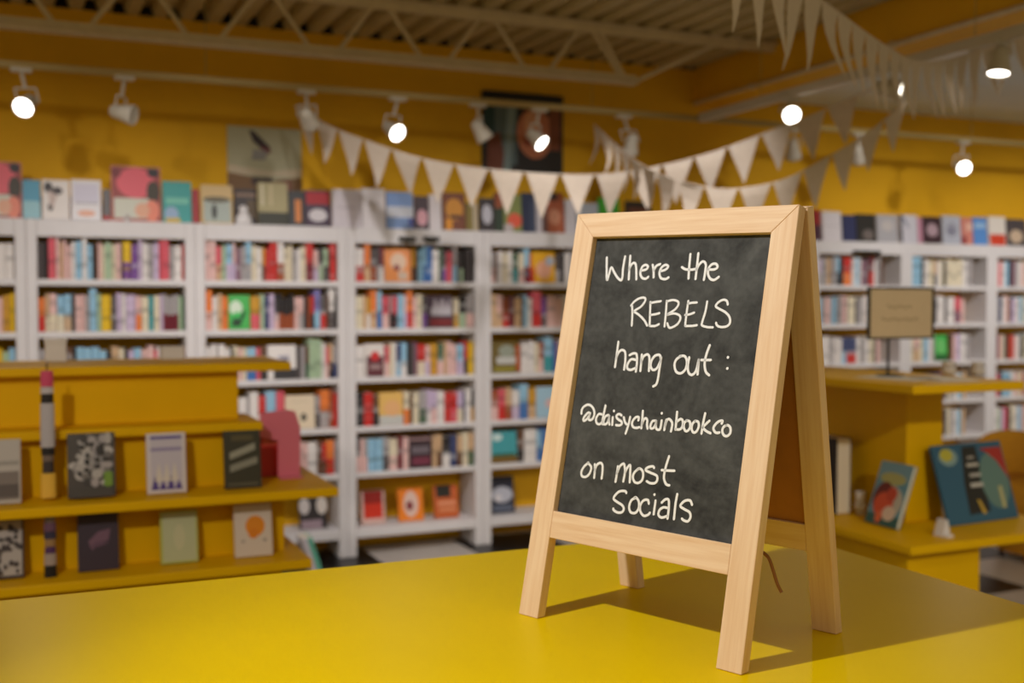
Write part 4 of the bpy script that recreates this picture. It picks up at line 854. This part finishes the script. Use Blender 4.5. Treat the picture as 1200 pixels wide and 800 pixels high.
for i, (px, py, wd, dp, rz, lab) in enumerate(((1090, 446, 0.21, 0.3, 0.2, 'white paper sheet lying on the right display top, nearest the pole'), (1135, 447, 0.2, 0.28, -0.15, 'white paper sheet lying at the right end of the right display top'))):
    a = at_z(px, py, ZTOP); t = thing('paper_sheet', lab, 'paper', (a.x, a.y+0.1, ZTOP+0.001), rz)
    MB().box(-wd/2, wd/2, -0.08, dp-0.08, 0, 0.0012).build('sheet', mat('paper_white', rgb(232, 226, 214), 0.6), t)
    MB().box(-wd/2+0.01, wd/2-0.012, -0.07, dp-0.09, 0.0012, 0.0024).build('sheet', mat('paper_white', rgb(232, 226, 214), 0.6), t)
# beige card sign on its pole
Ys = 3.75; a, b = at_y(1016, 398, Ys), at_y(1093, 337, Ys); pz = ZTOP
cx_ = at_y(1043, 420, Ys).x
t = thing('card_sign', 'beige card sign in a black frame on a thin pole, right display', 'sign', (cx_, Ys, pz+0.001))
x0, x1, z0, z1 = a.x-cx_, b.x-cx_, a.z-pz, b.z-pz
MB().lathe([(0, 0), (0.06, 0), (0.06, 0.006), (0.012, 0.012), (0, 0.012)], 20).build('base', BLACKM, t)
MB().tube((0, 0.012, 0.01), (0, 0.012, z1-0.02), 0.006).build('pole', BLACKM, t)
m = MB(); fw_ = 0.008
m.box(x0, x1, -0.012, 0.004, z0, z0+fw_).box(x0, x1, -0.012, 0.004, z1-fw_, z1).box(x0, x0+fw_, -0.012, 0.004, z0+fw_, z1-fw_).box(x1-fw_, x1, -0.012, 0.004, z0+fw_, z1-fw_).build('frame', BLACKM, t, 0.001)
MB().box(x0+fw_, x1-fw_, -0.006, 0.0, z0+fw_, z1-fw_).build('card', mat('beige_card', rgb(206, 184, 148), 0.7, noise=0.03, nscale=20), t)
m = MB()   # two faint lines of script, too blurred in the photo to read
for v, ua, ub, ht in ((0.62, 0.28, 0.66, 0.06), (0.38, 0.2, 0.76, 0.055)):
    n = int((ub-ua)*42); pts = []
    for i in range(n+1):
        f_ = i/n; pts.append((x0+(ua+(ub-ua)*f_)*(x1-x0), z0+(v+ht*(0.5*math.sin(i*2.1)+0.25*math.sin(i*0.9+1)))*(z1-z0)))
    stroke(m, pts, 0.0022, 0.0004, -0.006)
m.build('script_line', mat('faded_brown_ink', rgb(150, 128, 96), 0.8), t)

# ------------------------------------------------------------------ yellow tub chair behind the right display
Yc = 4.75; lx = at_y(1150, 535, Yc).x; rc = 0.36; zr = at_y(1178, 521, Yc).z
t = thing('tub_chair', 'mustard yellow tub chair with a curved back at the right edge', 'chair', (lx+rc+0.2, Yc+0.1, 0), math.radians(-20))
CH = mat('chair_fabric', rgb(206, 144, 20), 0.8, noise=0.08, nscale=30, bump=0.1)
n = 40; prof = []
m = MB(); vs = []
for r_, zz in ((0.6, 0.06), (0.8, 0.3), (0.97, 0.6), (1.0, 1.0), (0.94, 1.03), (0.86, 0.98), (0.84, 0.5), (0.0, 0.5)):
    for i in range(n):
        th = 2*math.pi*i/n; rim = zr*(0.80+0.20*math.sin(th)) ; zv = zz*rim if zz > 0.55 else (zz*0.8)
        vs.append((rc*r_*math.cos(th), rc*r_*math.sin(th), zv))
m.add(vs, [(k*n+i, k*n+(i+1) % n, (k+1)*n+(i+1) % n, (k+1)*n+i) for k in range(7) for i in range(n)], 0, None, True)
m.build('shell', CH, t)
MB().lathe([(0, 0.40), (0.26, 0.40), (0.29, 0.43), (0.28, 0.47), (0, 0.49)], 28).build('cushion', CH, t)
for i in range(4):
    a_ = math.pi/4+i*math.pi/2; MB().tube((0.17*math.cos(a_), 0.17*math.sin(a_), 0.1), (0.2*math.cos(a_), 0.2*math.sin(a_), 0.0), 0.02, 0.014).build('leg', mat('chair_leg_wood', rgb(120, 72, 34), 0.5), t)
